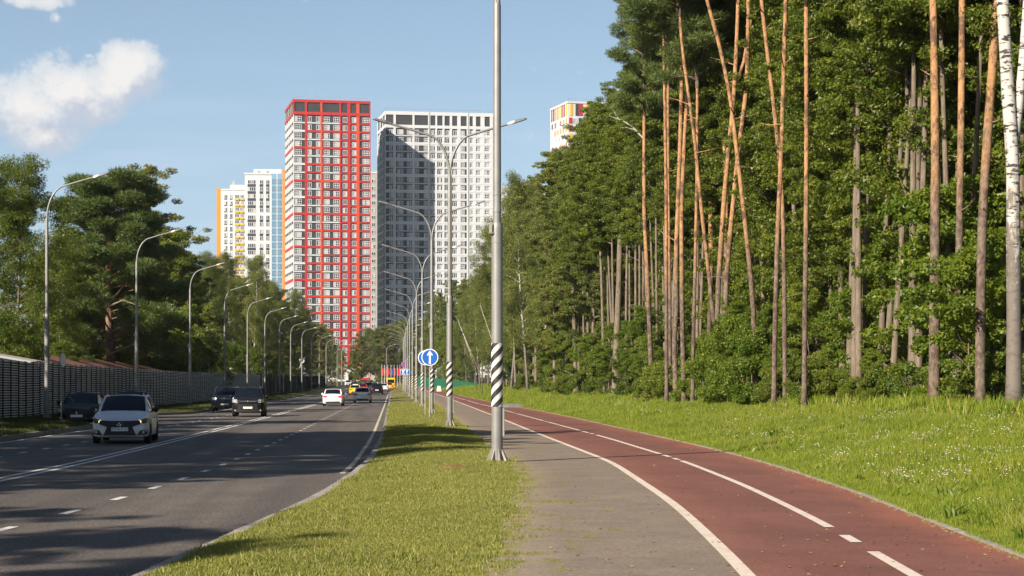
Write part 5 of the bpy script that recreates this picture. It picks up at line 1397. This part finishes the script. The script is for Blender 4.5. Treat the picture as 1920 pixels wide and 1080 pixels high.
def lamps():
    ordn = ['nearest', 'second', 'third', 'fourth', 'fifth', 'sixth', 'seventh', 'eighth', 'ninth', 'tenth', 'eleventh', 'twelfth', 'thirteenth', 'fourteenth', 'fifteenth', 'sixteenth', 'seventeenth']
    first = empty('street_lamp'); pole_parts(first, True); stripes(first)
    for i in range(16):
        Y = 36.5 + 30 * i
        o = first if i == 0 else copy_tree(first)
        X = 2.19 + max(0, Y - 330) * .006
        o.location = (X, Y, float(z_strip(np.array(X), np.array(Y))) if Y < 300 else float(rise(Y))); o.rotation_euler = (0, 0, random.uniform(-.04, .04) if i else 0)
        tag(o, ('%s two-armed street lamp in the grass strip, %s' % (ordn[i], 'its top out of the picture' if i == 0 else 'counted from the camera')) if i < 9 else 'small far two-armed street lamp at the end of the row in the grass strip', 'street lamp',
            'two-armed street lamps in the grass strip')
    one = empty('street_lamp'); pole_parts(one, False)
    ys = [83, 113, 144, 175, 204, 232, 262, 291, 322, 352, 382, 412, 442, 472, 502]
    for i, Y in enumerate(ys):
        o = one if i == 0 else copy_tree(one)
        X = -16.35 - .004 * min(Y - 83, 120); 
        if Y > 300: X += (Y - 300) * .012
        o.location = (X, Y, gz(X, Y)); o.rotation_euler = (0, 0, random.uniform(-.06, .06))
        tag(o, ('%s single-armed street lamp of the row before the left fence, counted from the camera' % ordn[i]) if i < 9 else 'small far single-armed street lamp at the end of the row on the left', 'street lamp', 'single-armed street lamps on the left')
    for p, Y in ((676, 520), (725, 500), (748, 540)):
        o = copy_tree(first); o.location = (px(p, Y), Y, float(rise(Y))); tag(o, 'far two-armed street lamp %s' % {676: 'before the foot of the red tower', 725: 'by the red flags', 748: 'right of the red flags'}[p], 'street lamp')
        del o['group']
lamps()

# ------------------------------------------------------------------ signs and flags
def round_sign(name, X, Y, zc, rad, label, face='arrow', ztop=None, back=False, rz=0.0, second=None):
    z0 = gz(X, Y); root = empty(name, (X, Y, z0), rz); tag(root, label, 'road sign')
    h = zc - z0
    m = MB(); m.lathe([(.033, -.3), (.033, h + rad * .6)], 'galvanised_base', 10); m.build('pole', root, True)
    m = MB(); m.lathe([(rad, -.0), (rad, -.028), (rad - .012, -.034)], 'sign_back', 32, 'y', (0, -.045, h)); pl = m.build('disc', root)
    m = MB(); m.lathe([(rad - .012, -.004), (rad - .012, -.006)], 'sign_white' if face != 'stop' else 'sign_red', 32, 'y', (0, -.0745, h)); m.build('rim', pl)
    yf = -.0825
    if face == 'arrow':
        m = MB(); m.lathe([(rad - .045, -.0), (rad - .045, -.002)], 'sign_blue', 32, 'y', (0, yf + .001, h)); m.build('blue_face', pl)
        s = rad / .4; m = MB()
        pts = [(-.042, -.30), (.042, -.30), (.042, .12), (.125, .07), (.125, .13), (.0, .31), (-.125, .13), (-.125, .07), (-.042, .12)]
        m.prism_y([(x * s, h + z * s) for x, z in pts], yf - .006, yf - .002, 'sign_white'); m.build('arrow', pl)
    elif face == 'stop':
        m = MB(); m.lathe([(rad * .8, 0), (rad * .8, -.002)], 'sign_blue', 32, 'y', (0, yf + .001, h)); m.build('blue_face', pl)
        for a in (45, -45):
            m = MB(); c, s_ = math.cos(R(a)), math.sin(R(a)); L, w = rad * .82, rad * .1
            m.prism_y([(-L * c + w * s_, h - L * s_ - w * c), (L * c + w * s_, h + L * s_ - w * c), (L * c - w * s_, h + L * s_ + w * c), (-L * c - w * s_, h - L * s_ + w * c)], yf - .006 - (.002 if a > 0 else 0), yf - .002, 'sign_red'); m.build('red_bar', pl)
    m = MB(); m.box(-.05, .05, -.046, .035, h - .03, h + .03, 'galvanised'); m.build('clamp', root)
    return root
round_sign('arrow_sign', 1.74, 80.6, pz(670, 80.6), .395, 'nearest round blue sign with white upward arrow, in front of the striped lamp posts')
round_sign('arrow_sign', px(797.5, 89), 89, pz(671, 89), .385, 'second round blue arrow sign, half hidden behind the nearest one')
round_sign('arrow_sign', px(763, 206), 206, pz(697.5, 206), .39, 'third round blue arrow sign, small, far along the grass strip')
round_sign('arrow_sign', px(755.5, 262), 262, pz(697, 262), .44, 'fourth round blue arrow sign, behind the third under a red cross sign')
round_sign('no_stopping_sign', px(757.5, 300), 300, pz(683.5, 300), .5, 'small round red and blue no-stopping sign above the far arrow signs', 'stop')
round_sign('round_sign', px(115, 73), 73, pz(675, 73), .31, 'round sign seen from the side on a thin pole before the left fence', 'back', rz=R(78))

def flags():
    for i, (p, c) in enumerate(((716, 'flag_red'), (721, 'flag_red'), (727, 'flag_red'), (733, 'flag_blue'), (739, 'flag_red'), (745, 'flag_red'), (750, 'flag_red'))):
        Y = 488 + i * 2; X = px(p, Y); z0 = float(rise(Y)) - .2; r = empty('banner', (X, Y, z0))
        tag(r, '%s banner on a white pole, %s in the row behind the yellow minibus' % ('blue' if c == 'flag_blue' else 'red', ['first', 'second', 'third', 'fourth', 'fifth', 'sixth', 'last'][i]), 'flag', 'banners at the end of the road')
        m = MB(); m.lathe([(.05, 0), (.04, pz(686, Y) - z0 + .3)], 'plate_white', 8); m.build('pole', r)
        m = MB(); zt, zb = pz(691, Y) - z0, pz(704, Y) - z0; n = 5; vs, fs = [], []
        for k in range(n + 1):
            z = zb + (zt - zb) * k / n; w = .08 * math.sin(k * 1.7 + i); vs += [(.03, w, z), (.5, w + .05, z), (.5, w + .08, z), (.03, w + .03, z)]
        for k in range(n):
            a = 4 * k; fs += [(a, a + 1, a + 5, a + 4), (a + 3, a + 7, a + 6, a + 2), (a, a + 4, a + 7, a + 3), (a + 1, a + 2, a + 6, a + 5)]
        fs += [(0, 3, 2, 1), (4 * n, 4 * n + 1, 4 * n + 2, 4 * n + 3)]; m.add(vs, fs, c); m.build('cloth', r)
    r = empty('concrete_block', (px(823, 300), 300, float(rise(300)))); tag(r, 'small white concrete block standing on the far cycle path', 'concrete block')
    m = MB(); s = .42
    m.add([(-s, -s, 0), (s, -s, 0), (s, s, 0), (-s, s, 0), (-s * .7, -s * .7, .95), (s * .7, -s * .7, .95), (s * .7, s * .7, .95), (-s * .7, s * .7, .95)], [(3, 2, 1, 0), (4, 5, 6, 7), (0, 1, 5, 4), (1, 2, 6, 5), (2, 3, 7, 6), (3, 0, 4, 7)], 'white_wall'); bev(m.build('body', r), .03)
flags()

# ------------------------------------------------------------------ cars
def strips(q, pts, ya, yb, m, n=8):
    """an x-monotone outline (in XZ) cut into upright strips so that it follows the rounded nose of a car"""
    x0, x1 = min(p[0] for p in pts), max(p[0] for p in pts)
    xs = sorted({round(x0 + (x1 - x0) * i / n, 4) for i in range(n + 1)} | {round(p[0], 4) for p in pts})
    def span(x):
        zs = []
        for i in range(len(pts)):
            (a, za), (b, zb) = pts[i], pts[(i + 1) % len(pts)]
            if min(a, b) - 1e-4 <= x <= max(a, b) + 1e-4:
                zs += [za, zb] if abs(b - a) < 1e-4 else [za + (zb - za) * (x - a) / (b - a)]
        return min(zs), max(zs)
    vs, fs = [], []
    for x in xs:
        lo, hi = span(x); vs += [(x, yb(x), lo), (x, yb(x), hi), (x, ya(x), hi), (x, ya(x), lo)]
    k = len(xs)
    for i in range(k - 1):
        a, b = 4 * i, 4 * i + 4
        for j in range(4): fs.append((a + j, b + j, b + (j + 1) % 4, a + (j + 1) % 4))
    fs += [(0, 1, 2, 3), (4 * k - 1, 4 * k - 2, 4 * k - 3, 4 * k - 4)]
    q.add(vs, fs, m)

def car(kind, paint, X, Y, face, label, z=None, name='car', lights='off', extras=(), plate='', rz=0.0, cat='car', group=None):
    """face -1: nose towards the camera; local +y is forward"""
    P = {'sedan': dict(L=4.5, W=1.80, H=1.47, hood=.93, nose=.70, belt=.96, deck=1.03, cowl=1.02, ws=.98, rw=-.95, rf=.15, rr=-1.05, rb=-1.72, wb=2.66, r=.325, gc=.19, tum=.70),
         'hatch': dict(L=4.4, W=1.77, H=1.50, hood=.95, nose=.72, belt=.98, deck=1.04, cowl=1.05, ws=1.0, rw=-1, rf=.22, rr=-1.0, rb=-1.62, wb=2.635, r=.32, gc=.20, tum=.71),
         'suv': dict(L=4.4, W=1.84, H=1.68, hood=1.08, nose=.90, belt=1.10, deck=1.12, cowl=1.02, ws=1, rw=-1, rf=.28, rr=-1.75, rb=-2.05, wb=2.67, r=.36, gc=.24, tum=.76),
         'van': dict(L=5.4, W=2.05, H=2.55, hood=1.35, nose=1.05, belt=1.35, deck=1.36, cowl=1.75, ws=1, rw=-1, rf=1.15, rr=-2.55, rb=-2.66, wb=3.3, r=.35, gc=.25, tum=.86)}[kind]
    L, W, H, r = P['L'], P['W'], P['H'], P['r']; w = W / 2; hl = L / 2
    yF, yR = P['wb'] / 2 + .06, -P['wb'] / 2 + .02
    z0 = float(rise(Y)) - .196 if z is None else z
    root = empty(name, (X, Y, z0), (PI if face < 0 else 0) + rz); tag(root, label, cat, group)
    cow = P['cowl']
    # ---- body shell
    st = [(hl, .80, .56 * P['nose'] / .7), (hl - .05, .88, P['nose'] - .06), (hl - .16, .93, P['nose'] + .02), (hl - .36, .965, P['nose'] + .08)]
    y = hl - .5
    ys = [hl - .55, yF + r + .06, yF + r * .8, yF + r * .45, yF, yF - r * .45, yF - r * .8, yF - r - .06, cow, .3, -.4, yR + r + .06, yR + r * .8, yR + r * .45, yR, yR - r * .45, yR - r * .8, yR - r - .06]
    for y in sorted(set(ys), reverse=True):
        if y > hl - .4 or y < -hl + .3: continue
        if y >= cow: zt = P['nose'] + .10 + (P['hood'] + .05 - P['nose'] - .10) * sm((hl - .4 - y) / max(.2, hl - .4 - cow)) ** .8
        else: zt = P['belt'] + (P['deck'] - P['belt']) * float(sm((cow - y) / (cow + hl)))
        ww = .985 if y > yF - .5 else 1.0
        st.append((y, ww if y > -1.2 else 1.0 - .02 * (-1.2 - y), zt))
    st += [(-hl + .30, .96, P['deck']), (-hl + .14, .93, P['deck'] - .02), (-hl + .04, .88, P['deck'] - .12), (-hl, .82, P['deck'] - .35)]
    def zbot(y):
        zb = P['gc'] + (.10 if abs(y) > hl - .08 else 0)
        for yc in (yF, yR):
            d = abs(y - yc)
            if d < r + .055: zb = max(zb, r + math.sqrt(max(0, (r + .055) ** 2 - d * d)))
        return zb
    m = MB(); rings = []
    for (y, k, zt) in st:
        zb = zbot(y); a = w * k; h = max(.05, zt - zb)
        half = [(0, zb), (a - .16, zb), (a - .02, zb + min(.05, h * .1)), (a, zb + h * .30), (a, zb + h * .62), (a - .025, zb + h * .84), (a - .09, zt - .015), (a * .6, zt + .015), (0, zt + .03)]
        wg = max(0, min(1, (abs(y) - (hl - .7)) / .7)); sgn = -1 if y > 0 else 1
        rings.append([(x, y + sgn * wg * .13 * (abs(x) / w) ** 3, zz) for x, zz in half] + [(-x, y + sgn * wg * .13 * (abs(x) / w) ** 3, zz) for x, zz in half[-2:0:-1]])
    n = len(rings[0]); vs = [p for q in rings for p in q]; fs = []
    for i in range(len(rings) - 1):
        for k in range(n): fs.append((i * n + k, i * n + (k + 1) % n, (i + 1) * n + (k + 1) % n, (i + 1) * n + k))
    fs.append(tuple(range(n - 1, -1, -1))); fs.append(tuple(range((len(rings) - 1) * n, len(rings) * n)))
    m.add(vs, [f[::-1] for f in fs], paint); o = m.build('body', root, True)
    # ---- glasshouse
    wb_, wr = w - .085, w * P['tum']; zr = H - .05
    zb_f, zb_r = P['hood'] + .03, P['deck'] + .0
    A = [(wb_ * .93, cow + .05, zb_f - .04), (wr, P['rf'], zr), (wr, P['rr'], zr - .02), (wb_ * .9, P['rb'], zb_r - .03)]
    gm = MB(); nx = 6
    def row(q, crown=0, bow=0): return [(q[0] * (-1 + 2 * i / nx), q[1] + bow * (1 - (-1 + 2 * i / nx) ** 2), q[2] + crown * (1 - (-1 + 2 * i / nx) ** 2)) for i in range(nx + 1)]
    mid1 = tuple((a + b) / 2 for a, b in zip(A[0], A[1])); mid1 = (mid1[0] + .01, mid1[1] + .04, mid1[2] + .02)
    mid2 = tuple((a + b) / 2 for a, b in zip(A[2], A[3])); mid2 = (mid2[0] + .01, mid2[1] - .03, mid2[2] + .02)
    rows = [row(A[0], .02, .16), row(mid1, .02, .10), row(A[1], .045, .05), row(((A[1][0] + A[2][0]) / 2 + .015, (A[1][1] + A[2][1]) / 2, zr + .02), .045), row(A[2], .04, -.04), row(mid2, .02, -.07), row(A[3], .02, -.10)]
    vs = [p for q in rows for p in q]; fs = [(i * (nx + 1) + k, i * (nx + 1) + k + 1, (i + 1) * (nx + 1) + k + 1, (i + 1) * (nx + 1) + k) for i in range(6) for k in range(nx)]
    ff = [f for i, f in enumerate(fs) if i // nx in (0, 1)]; fr = [f for i, f in enumerate(fs) if i // nx in (4, 5)]; ft = [f for i, f in enumerate(fs) if i // nx in (2, 3)]
    for nm, sel, mt in (('windscreen', ff, 'car_glass'), ('rear_window', fr, 'car_glass'), ('roof', ft, paint)):
        q = MB(); q.add(vs, sel, mt); used = sorted({i for f in sel for i in f}); mp = {i: j for j, i in enumerate(used)}
        q = MB(); q.add([vs[i] for i in used], [tuple(mp[i] for i in f) for f in sel], mt); q.build(nm, root, True)
    for sx in (-1, 1):
        q = MB(); top = [rows[i][nx if sx > 0 else 0] for i in range(7)]
        belt = [(sx * (wb_ + .03), t[1], min(t[2], P['belt'] + (P['deck'] - P['belt']) * .5 - .02)) for t in top]
        for i in range(6): q.poly([belt[i], belt[i + 1], top[i + 1], top[i]] if sx < 0 else [top[i], top[i + 1], belt[i + 1], belt[i]], 'car_glass')
        q.build('side_window', root)
        def pil(a, b, rad, mt): 
            q = MB(); q.tube([a, tuple((x + y_) / 2 for x, y_ in zip(a, b)), b], rad, mt, 6); q.build('pillar', root, True)
        t = [tuple(v) for v in top]
        q = MB(); q.tube(t[:3], .042, paint, 6); q.build('pillar', root, True)
        q = MB(); q.tube(t[2:5], .04, paint, 6); q.build('roof_rail', root, True)
        q = MB(); q.tube(t[4:], .06 if kind != 'suv' else .07, paint, 6); q.build('pillar', root, True)
        yb = -.15; tb = Vector(t[2]).lerp(Vector(t[4]), (P['rf'] - yb) / (P['rf'] - P['rr']))
        pil(tuple(tb), (sx * (wb_ + .035), yb - .03, P['belt'] - .02), .038, 'car_trim')
        if kind == 'suv': 
            q = MB(); q.tube([(sx * (wr - .06), P['rf'] - .1, H - .02), (sx * (wr - .05), P['rf'] - .25, H + .05), (sx * (wr - .05), P['rr'] + .3, H + .05), (sx * (wr - .06), P['rr'] + .15, H - .03)], .022, 'lamp_grey', 6); q.build('roof_bar', root, True)
        # mirror
        q = MB(); mx, my, mz = sx * (w + .11), cow - .22, P['belt'] + .07
        q.lathe([(.03, -.075), (.085, -.06), (.095, -.01), (.08, .05), (.03, .09)], 'car_trim' if paint != 'car_white' else paint, 10, 'y', (mx, my, mz)); mo = q.build('mirror', root, True)
        q = MB(); q.tube([(sx * (w - .1), my + .02, mz - .08), (mx - sx * .03, my, mz - .04)], .02, 'car_trim', 6); q.build('mirror_arm', mo)
    # ---- wheels
    for yc in (yF, yR):
        for sx in (-1, 1):
            q = MB(); x = sx * (w - .10); q.lathe([(r * .62, -.1), (r * .9, -.105), (r, -.07), (r, .07), (r * .9, .105), (r * .62, .1)], 'tyre_rubber', 20, 'x', (x, yc, r)); wh = q.build('wheel', root, True)
            q = MB(); q.lathe([(r * .64, sx * .06), (r * .6, sx * .085), (r * .56, sx * .06)][::1], 'rim_alloy', 18, 'x', (x, yc, r)); q.lathe([(.06, sx * .05), (.05, sx * .095)], 'rim_alloy', 10, 'x', (x, yc, r))
            for k in range(5):
                a = 2 * PI * k / 5; c, s_ = math.cos(a), math.sin(a)
                q.add([(x + sx * dx, yc + rr_ * c - t_ * s_, r + rr_ * s_ + t_ * c) for dx in (.055, .085) for rr_, t_ in ((.03, -.03), (r * .6, -.022), (r * .6, .022), (.03, .03))], [(0, 1, 2, 3), (7, 6, 5, 4), (0, 4, 5, 1), (2, 6, 7, 3)], 'rim_alloy')
            q.build('rim', wh)
    q = MB(); q.box(-w + .3, w - .3, -hl + .3, hl - .35, P['gc'] - .02, P['gc'] + .3, 'car_trim'); q.build('underbody', root)
    # ---- front
    def nose_y(x): t = abs(x) / w; return hl - .01 - .13 * t ** 3 - max(0, t - .8) * .62 - max(0, t - .88) * 1.5
    N = P['nose']
    def fp(name, pts, mt, out=.02, par=root, depth=.18, smooth=False):
        q = MB(); strips(q, pts, lambda x: nose_y(x) - depth, lambda x: nose_y(x) + out, mt); return q.build(name, par)
    k = N / .72
    if kind in ('hatch', 'sedan'):
        fp('grille', [(-.64, .62 * k), (-.40, .53 * k), (.40, .53 * k), (.64, .62 * k), (.62, .73 * k), (.3, .715 * k), (-.3, .715 * k), (-.62, .73 * k)], 'car_trim', .02)
        fp('lower_intake', [(-.50, .27), (.50, .27), (.36, .42), (.38, .54 * k), (-.38, .54 * k), (-.36, .42)], 'car_trim', .03)
    elif kind == 'suv':
        fp('grille', [(-.52, .66 * k), (.52, .66 * k), (.56, .76 * k), (-.56, .76 * k)], 'car_trim', .02); fp('grille_bar', [(-.5, .70 * k), (.5, .70 * k), (.5, .718 * k), (-.5, .718 * k)], 'chrome', .028)
        fp('lower_intake', [(-.62, .32), (.62, .32), (.55, .58 * k), (-.55, .58 * k)], 'car_trim', .02)
        fp('bumper_guard', [(-.7, .27), (.7, .27), (.66, .34), (-.66, .34)], 'car_trim', .035)
    else:
        fp('grille', [(-.5, .62), (.5, .62), (.5, .85), (-.5, .85)], 'car_trim', .02)
    for sx in (-1, 1):
        pts = [(.47, .60 * k), (.80, .64 * k), (.86, .76 * k), (.78, .80 * k), (.56, .70 * k)] if kind != 'suv' else [(.54, .64 * k), (.86, .66 * k), (.87, .80 * k), (.60, .80 * k)]
        pts = [(sx * x * w / .885, zz) for x, zz in pts]; pts = pts if sx > 0 else pts[::-1]
        h = fp('headlight', pts, 'headlamp_dark' if lights == 'low' else 'headlamp_lens', -.03)
        q = MB(); bx, bz = sx * .60, .685 * k if kind != 'suv' else .73 * k
        q.lathe([(.055, .0), (.05, .022), (.02, .03)], {'low': 'headlamp_bulb', 'cool': 'headlamp_cool'}.get(lights, 'chrome'), 12, 'y', (bx, nose_y(bx) - .032, bz)); q.build('bulb', h)
        if kind in ('hatch', 'sedan', 'suv'):
            f = [(.54, .28), (.83, .30), (.84, .45), (.62, .42)]; f = [(sx * x, zz) for x, zz in f]; f = f if sx > 0 else f[::-1]
            fo = fp('fog_recess', f, 'car_trim', .025); q = MB(); q.lathe([(.045, 0), (.04, .012)], 'headlamp_lens', 10, 'y', (sx * .72, nose_y(.72) + .03, .37)); q.build('fog_lamp', fo)
    if kind == 'hatch':      # emblem: small oval ring with a bar, chrome side blades
        q = MB(); q.tube([(.085 * math.cos(a), nose_y(0) + .03, .615 + .05 * math.sin(a)) for a in [2 * PI * i / 14 for i in range(15)]], .011, 'chrome', 5, False); q.tube([(-.03, nose_y(0) + .03, .595), (.0, nose_y(0) + .032, .622), (.035, nose_y(0) + .03, .632)], .014, 'chrome', 5); q.build('emblem', root)
        q = MB(); q.prism_y([(-.72, .235), (.72, .235), (.70, .275), (-.70, .275)], lambda x: nose_y(x) - .05, lambda x: nose_y(x) + .045, paint); q.build('bumper_lip', root)
    else:
        q = MB(); q.lathe([(.055, 0), (.05, .012)], 'chrome', 12, 'y', (0, nose_y(0) + .03, (.62 if kind != 'suv' else .715) * k)); q.build('emblem', root)
    zp = .40 if kind != 'suv' else .47
    q = MB(); q.box(-.26, .26, nose_y(0) + .03, nose_y(0) + .045, zp, zp + .112, 'plate_white'); pl = q.build('number_plate', root)
    if plate:
        cu = bpy.data.curves.new('plate_text', 'FONT'); cu.body = plate; cu.size = .105; cu.align_x = 'CENTER'; cu.align_y = 'CENTER'; cu.extrude = .001; cu.materials.append(mat('plate_text'))
        tmp = bpy.data.objects.new('plate_text', cu); C.objects.link(tmp); bpy.context.view_layer.update()
        me = bpy.data.meshes.new_from_object(tmp.evaluated_get(bpy.context.evaluated_depsgraph_get())); bpy.data.objects.remove(tmp); t = link('plate_text', me, pl); t.location = (0, nose_y(0) + .0475, zp + .056); t.rotation_euler = (R(90), 0, PI)
    # wipers, rear-view mirror, driver
    # ---- rear
    D = P['deck']
    def tail_y(x): t = abs(x) / w; return -hl + .01 + .13 * t ** 3 + max(0, t - .82) * .6 + max(0, t - .88) * 1.2
    def rp(name, pts, mt, out=.02, par=root, depth=.2):
        q = MB(); strips(q, pts, lambda x: tail_y(x) - out, lambda x: tail_y(x) + depth, mt); return q.build(name, par)
    for sx in (-1, 1):
        if kind == 'suv': pts = [(.70, D - .42), (.84, D - .42), (.86, D - .06), (.74, D - .06)]
        elif kind == 'van': pts = [(.84, .95), (.98, .95), (.98, 1.3), (.84, 1.3)]
        else: pts = [(.44, D - .27), (.80, D - .30), (.86, D - .12), (.50, D - .15)]
        pts = [(sx * x, zz) for x, zz in pts]; pts = pts if sx > 0 else pts[::-1]
        rp('tail_light', pts, 'tail_lit' if 'brake' in extras else 'tail_red', .03)
    rp('rear_bumper_trim', [(-.62, .27), (.62, .27), (.58, .40), (-.58, .40)], 'car_trim', .03)
    pz_ = D - .30 if kind in ('sedan', 'hatch') else D - .45
    rp('rear_plate', [(-.26, pz_ - .055), (.26, pz_ - .055), (.26, pz_ + .055), (-.26, pz_ + .055)], 'plate_white', .03)
    rp('boot_line', [(-.42, pz_ + .075), (.42, pz_ + .075), (.42, pz_ + .10), (-.42, pz_ + .10)], 'chrome' if paint != 'car_black' else 'car_trim', .03)
    if kind == 'van':
        q = MB(); q.prism_y([(-.75, 1.35), (.75, 1.35), (.72, 2.15), (-.72, 2.15)], -hl - .03, -hl + .3, 'car_glass'); q.build('rear_glass', root)
        q = MB(); q.box(-w + .12, w - .12, -hl + .02, -hl + .4, 1.2, H - .06, paint); q.build('rear_wall', root)
    if 'taxi' in extras:
        q = MB(); q.box(-.35, .35, -.1, .12, H - .0, H + .13, 'plate_white'); q.build('roof_sign', root)
        for sx in (-1, 1):
            q = MB()
            for i in range(8):
                for j in range(2):
                    if (i + j) % 2: q.box(sx * (w + .003) - .002, sx * (w + .003) + .002, -1 + i * .16, -.84 + i * .16, .62 + j * .08, .70 + j * .08, 'car_trim')
            q.build('chequer_band', root)
    if 'antenna' in extras:
        q = MB(); q.lathe([(.05, 0), (.03, .04), (.01, .06)], 'car_trim', 8, 'z', (0, -.2, H - .02)); q.build('antenna', root)
    if 'driver' in extras:
        pass
    # seams of the doors
    q = MB()
    for sx in (-1, 1):
        for y in (cow - .08, -.18, yR + r + .12):
            q.box(sx * (w - .002) - .004, sx * (w - .002) + .004, y - .006, y + .006, P['gc'] + .12, P['belt'] - .18, 'car_trim')
        for y in (.05, -.95): q.box(sx * (w + .004) - .012, sx * (w + .004) + .012, y - .09, y + .09, P['belt'] - .2, P['belt'] - .165, paint if kind != 'van' else 'car_trim')
    q.build('door_trim', root)
    return root

def cars():
    car('hatch', 'car_silver', -8.5, 56.1, -1, 'silver-white car with lit headlights driving towards the camera on the left lane', lights='low', extras=('antenna',), plate='K394KX 27', rz=.055)
    car('sedan', 'car_graphite', -14.0, 79.5, -1, 'dark blue-black sedan standing by the left verge behind the thin sign pole', plate='', rz=.04)
    car('sedan', 'car_navy', -14.5, 97.5, -1, 'dark car of which only the roof shows above the silver-white car', rz=.03)
    car('suv', 'car_navy', -11.35, 120.5, -1, 'dark blue SUV with one bright headlight, half hidden behind the black SUV', lights='cool', rz=.02)
    car('suv', 'car_black', -8.3, 102.2, -1, 'black SUV with roof bars and chrome grille coming towards the camera', lights='off', rz=.03)
    car('sedan', 'car_white', -5.1, 153, 1, 'white sedan seen from behind in the middle lane', extras=('brake',))
    car('hatch', 'car_white', -2.95, 176, 1, 'white hatchback seen from behind, nearest the grass strip')
    car('sedan', 'car_yellow', -5.5, 262, 1, 'yellow taxi ahead of the white sedan', extras=('taxi',), cat='taxi', name='taxi')
    car('hatch', 'car_red', -5.0, 300, -1, 'small red car just beyond the yellow taxi')
    car('suv', 'car_black', px(707, 268), 268, 1, 'black SUV seen from behind ahead of the white hatchback')
    car('suv', 'car_bluegrey', px(692, 318), 318, 1, 'blue-grey SUV left of the far black SUV')
    car('sedan', 'car_white', px(719.5, 330), 330, 1, 'white car between the far black SUV and the yellow minibus')
    car('hatch', 'car_yellow', px(729.5, 360), 360, 1, 'small yellow car in front of the yellow minibus', cat='taxi', name='taxi')
    car('van', 'bus_yellow', px(733, 392), 392, 1, 'yellow minibus at the far right of the road', name='minibus', cat='minibus')
    car('sedan', 'car_white', px(703, 430), 430, 1, 'far white car above the blue-grey SUV')
    car('sedan', 'car_graphite', px(664, 420), 420, -1, 'far dark car coming towards the camera, left of the centre line')
    car('suv', 'car_white', px(653, 480), 480, -1, 'far white car before the gatehouse')
cars()

# ------------------------------------------------------------------ summer haze in the air
def haze():
    b = MB(); b.box(-3050, 3050, -450, 4600, -2.2, 112, 'haze_air'); o = tag(b.build('haze'), kind='stuff')
m = bpy.data.materials.new('haze_air'); m.use_nodes = True; MATS['haze_air'] = m
t = NT(m.node_tree); m.node_tree.nodes.clear()
out = t.n('ShaderNodeOutputMaterial'); v = t.n('ShaderNodeVolumePrincipled')
v.inputs['Color'].default_value = (.82, .90, 1.0, 1); v.inputs['Density'].default_value = .00006
t.l(v.outputs[0], out.inputs['Volume'])
haze()
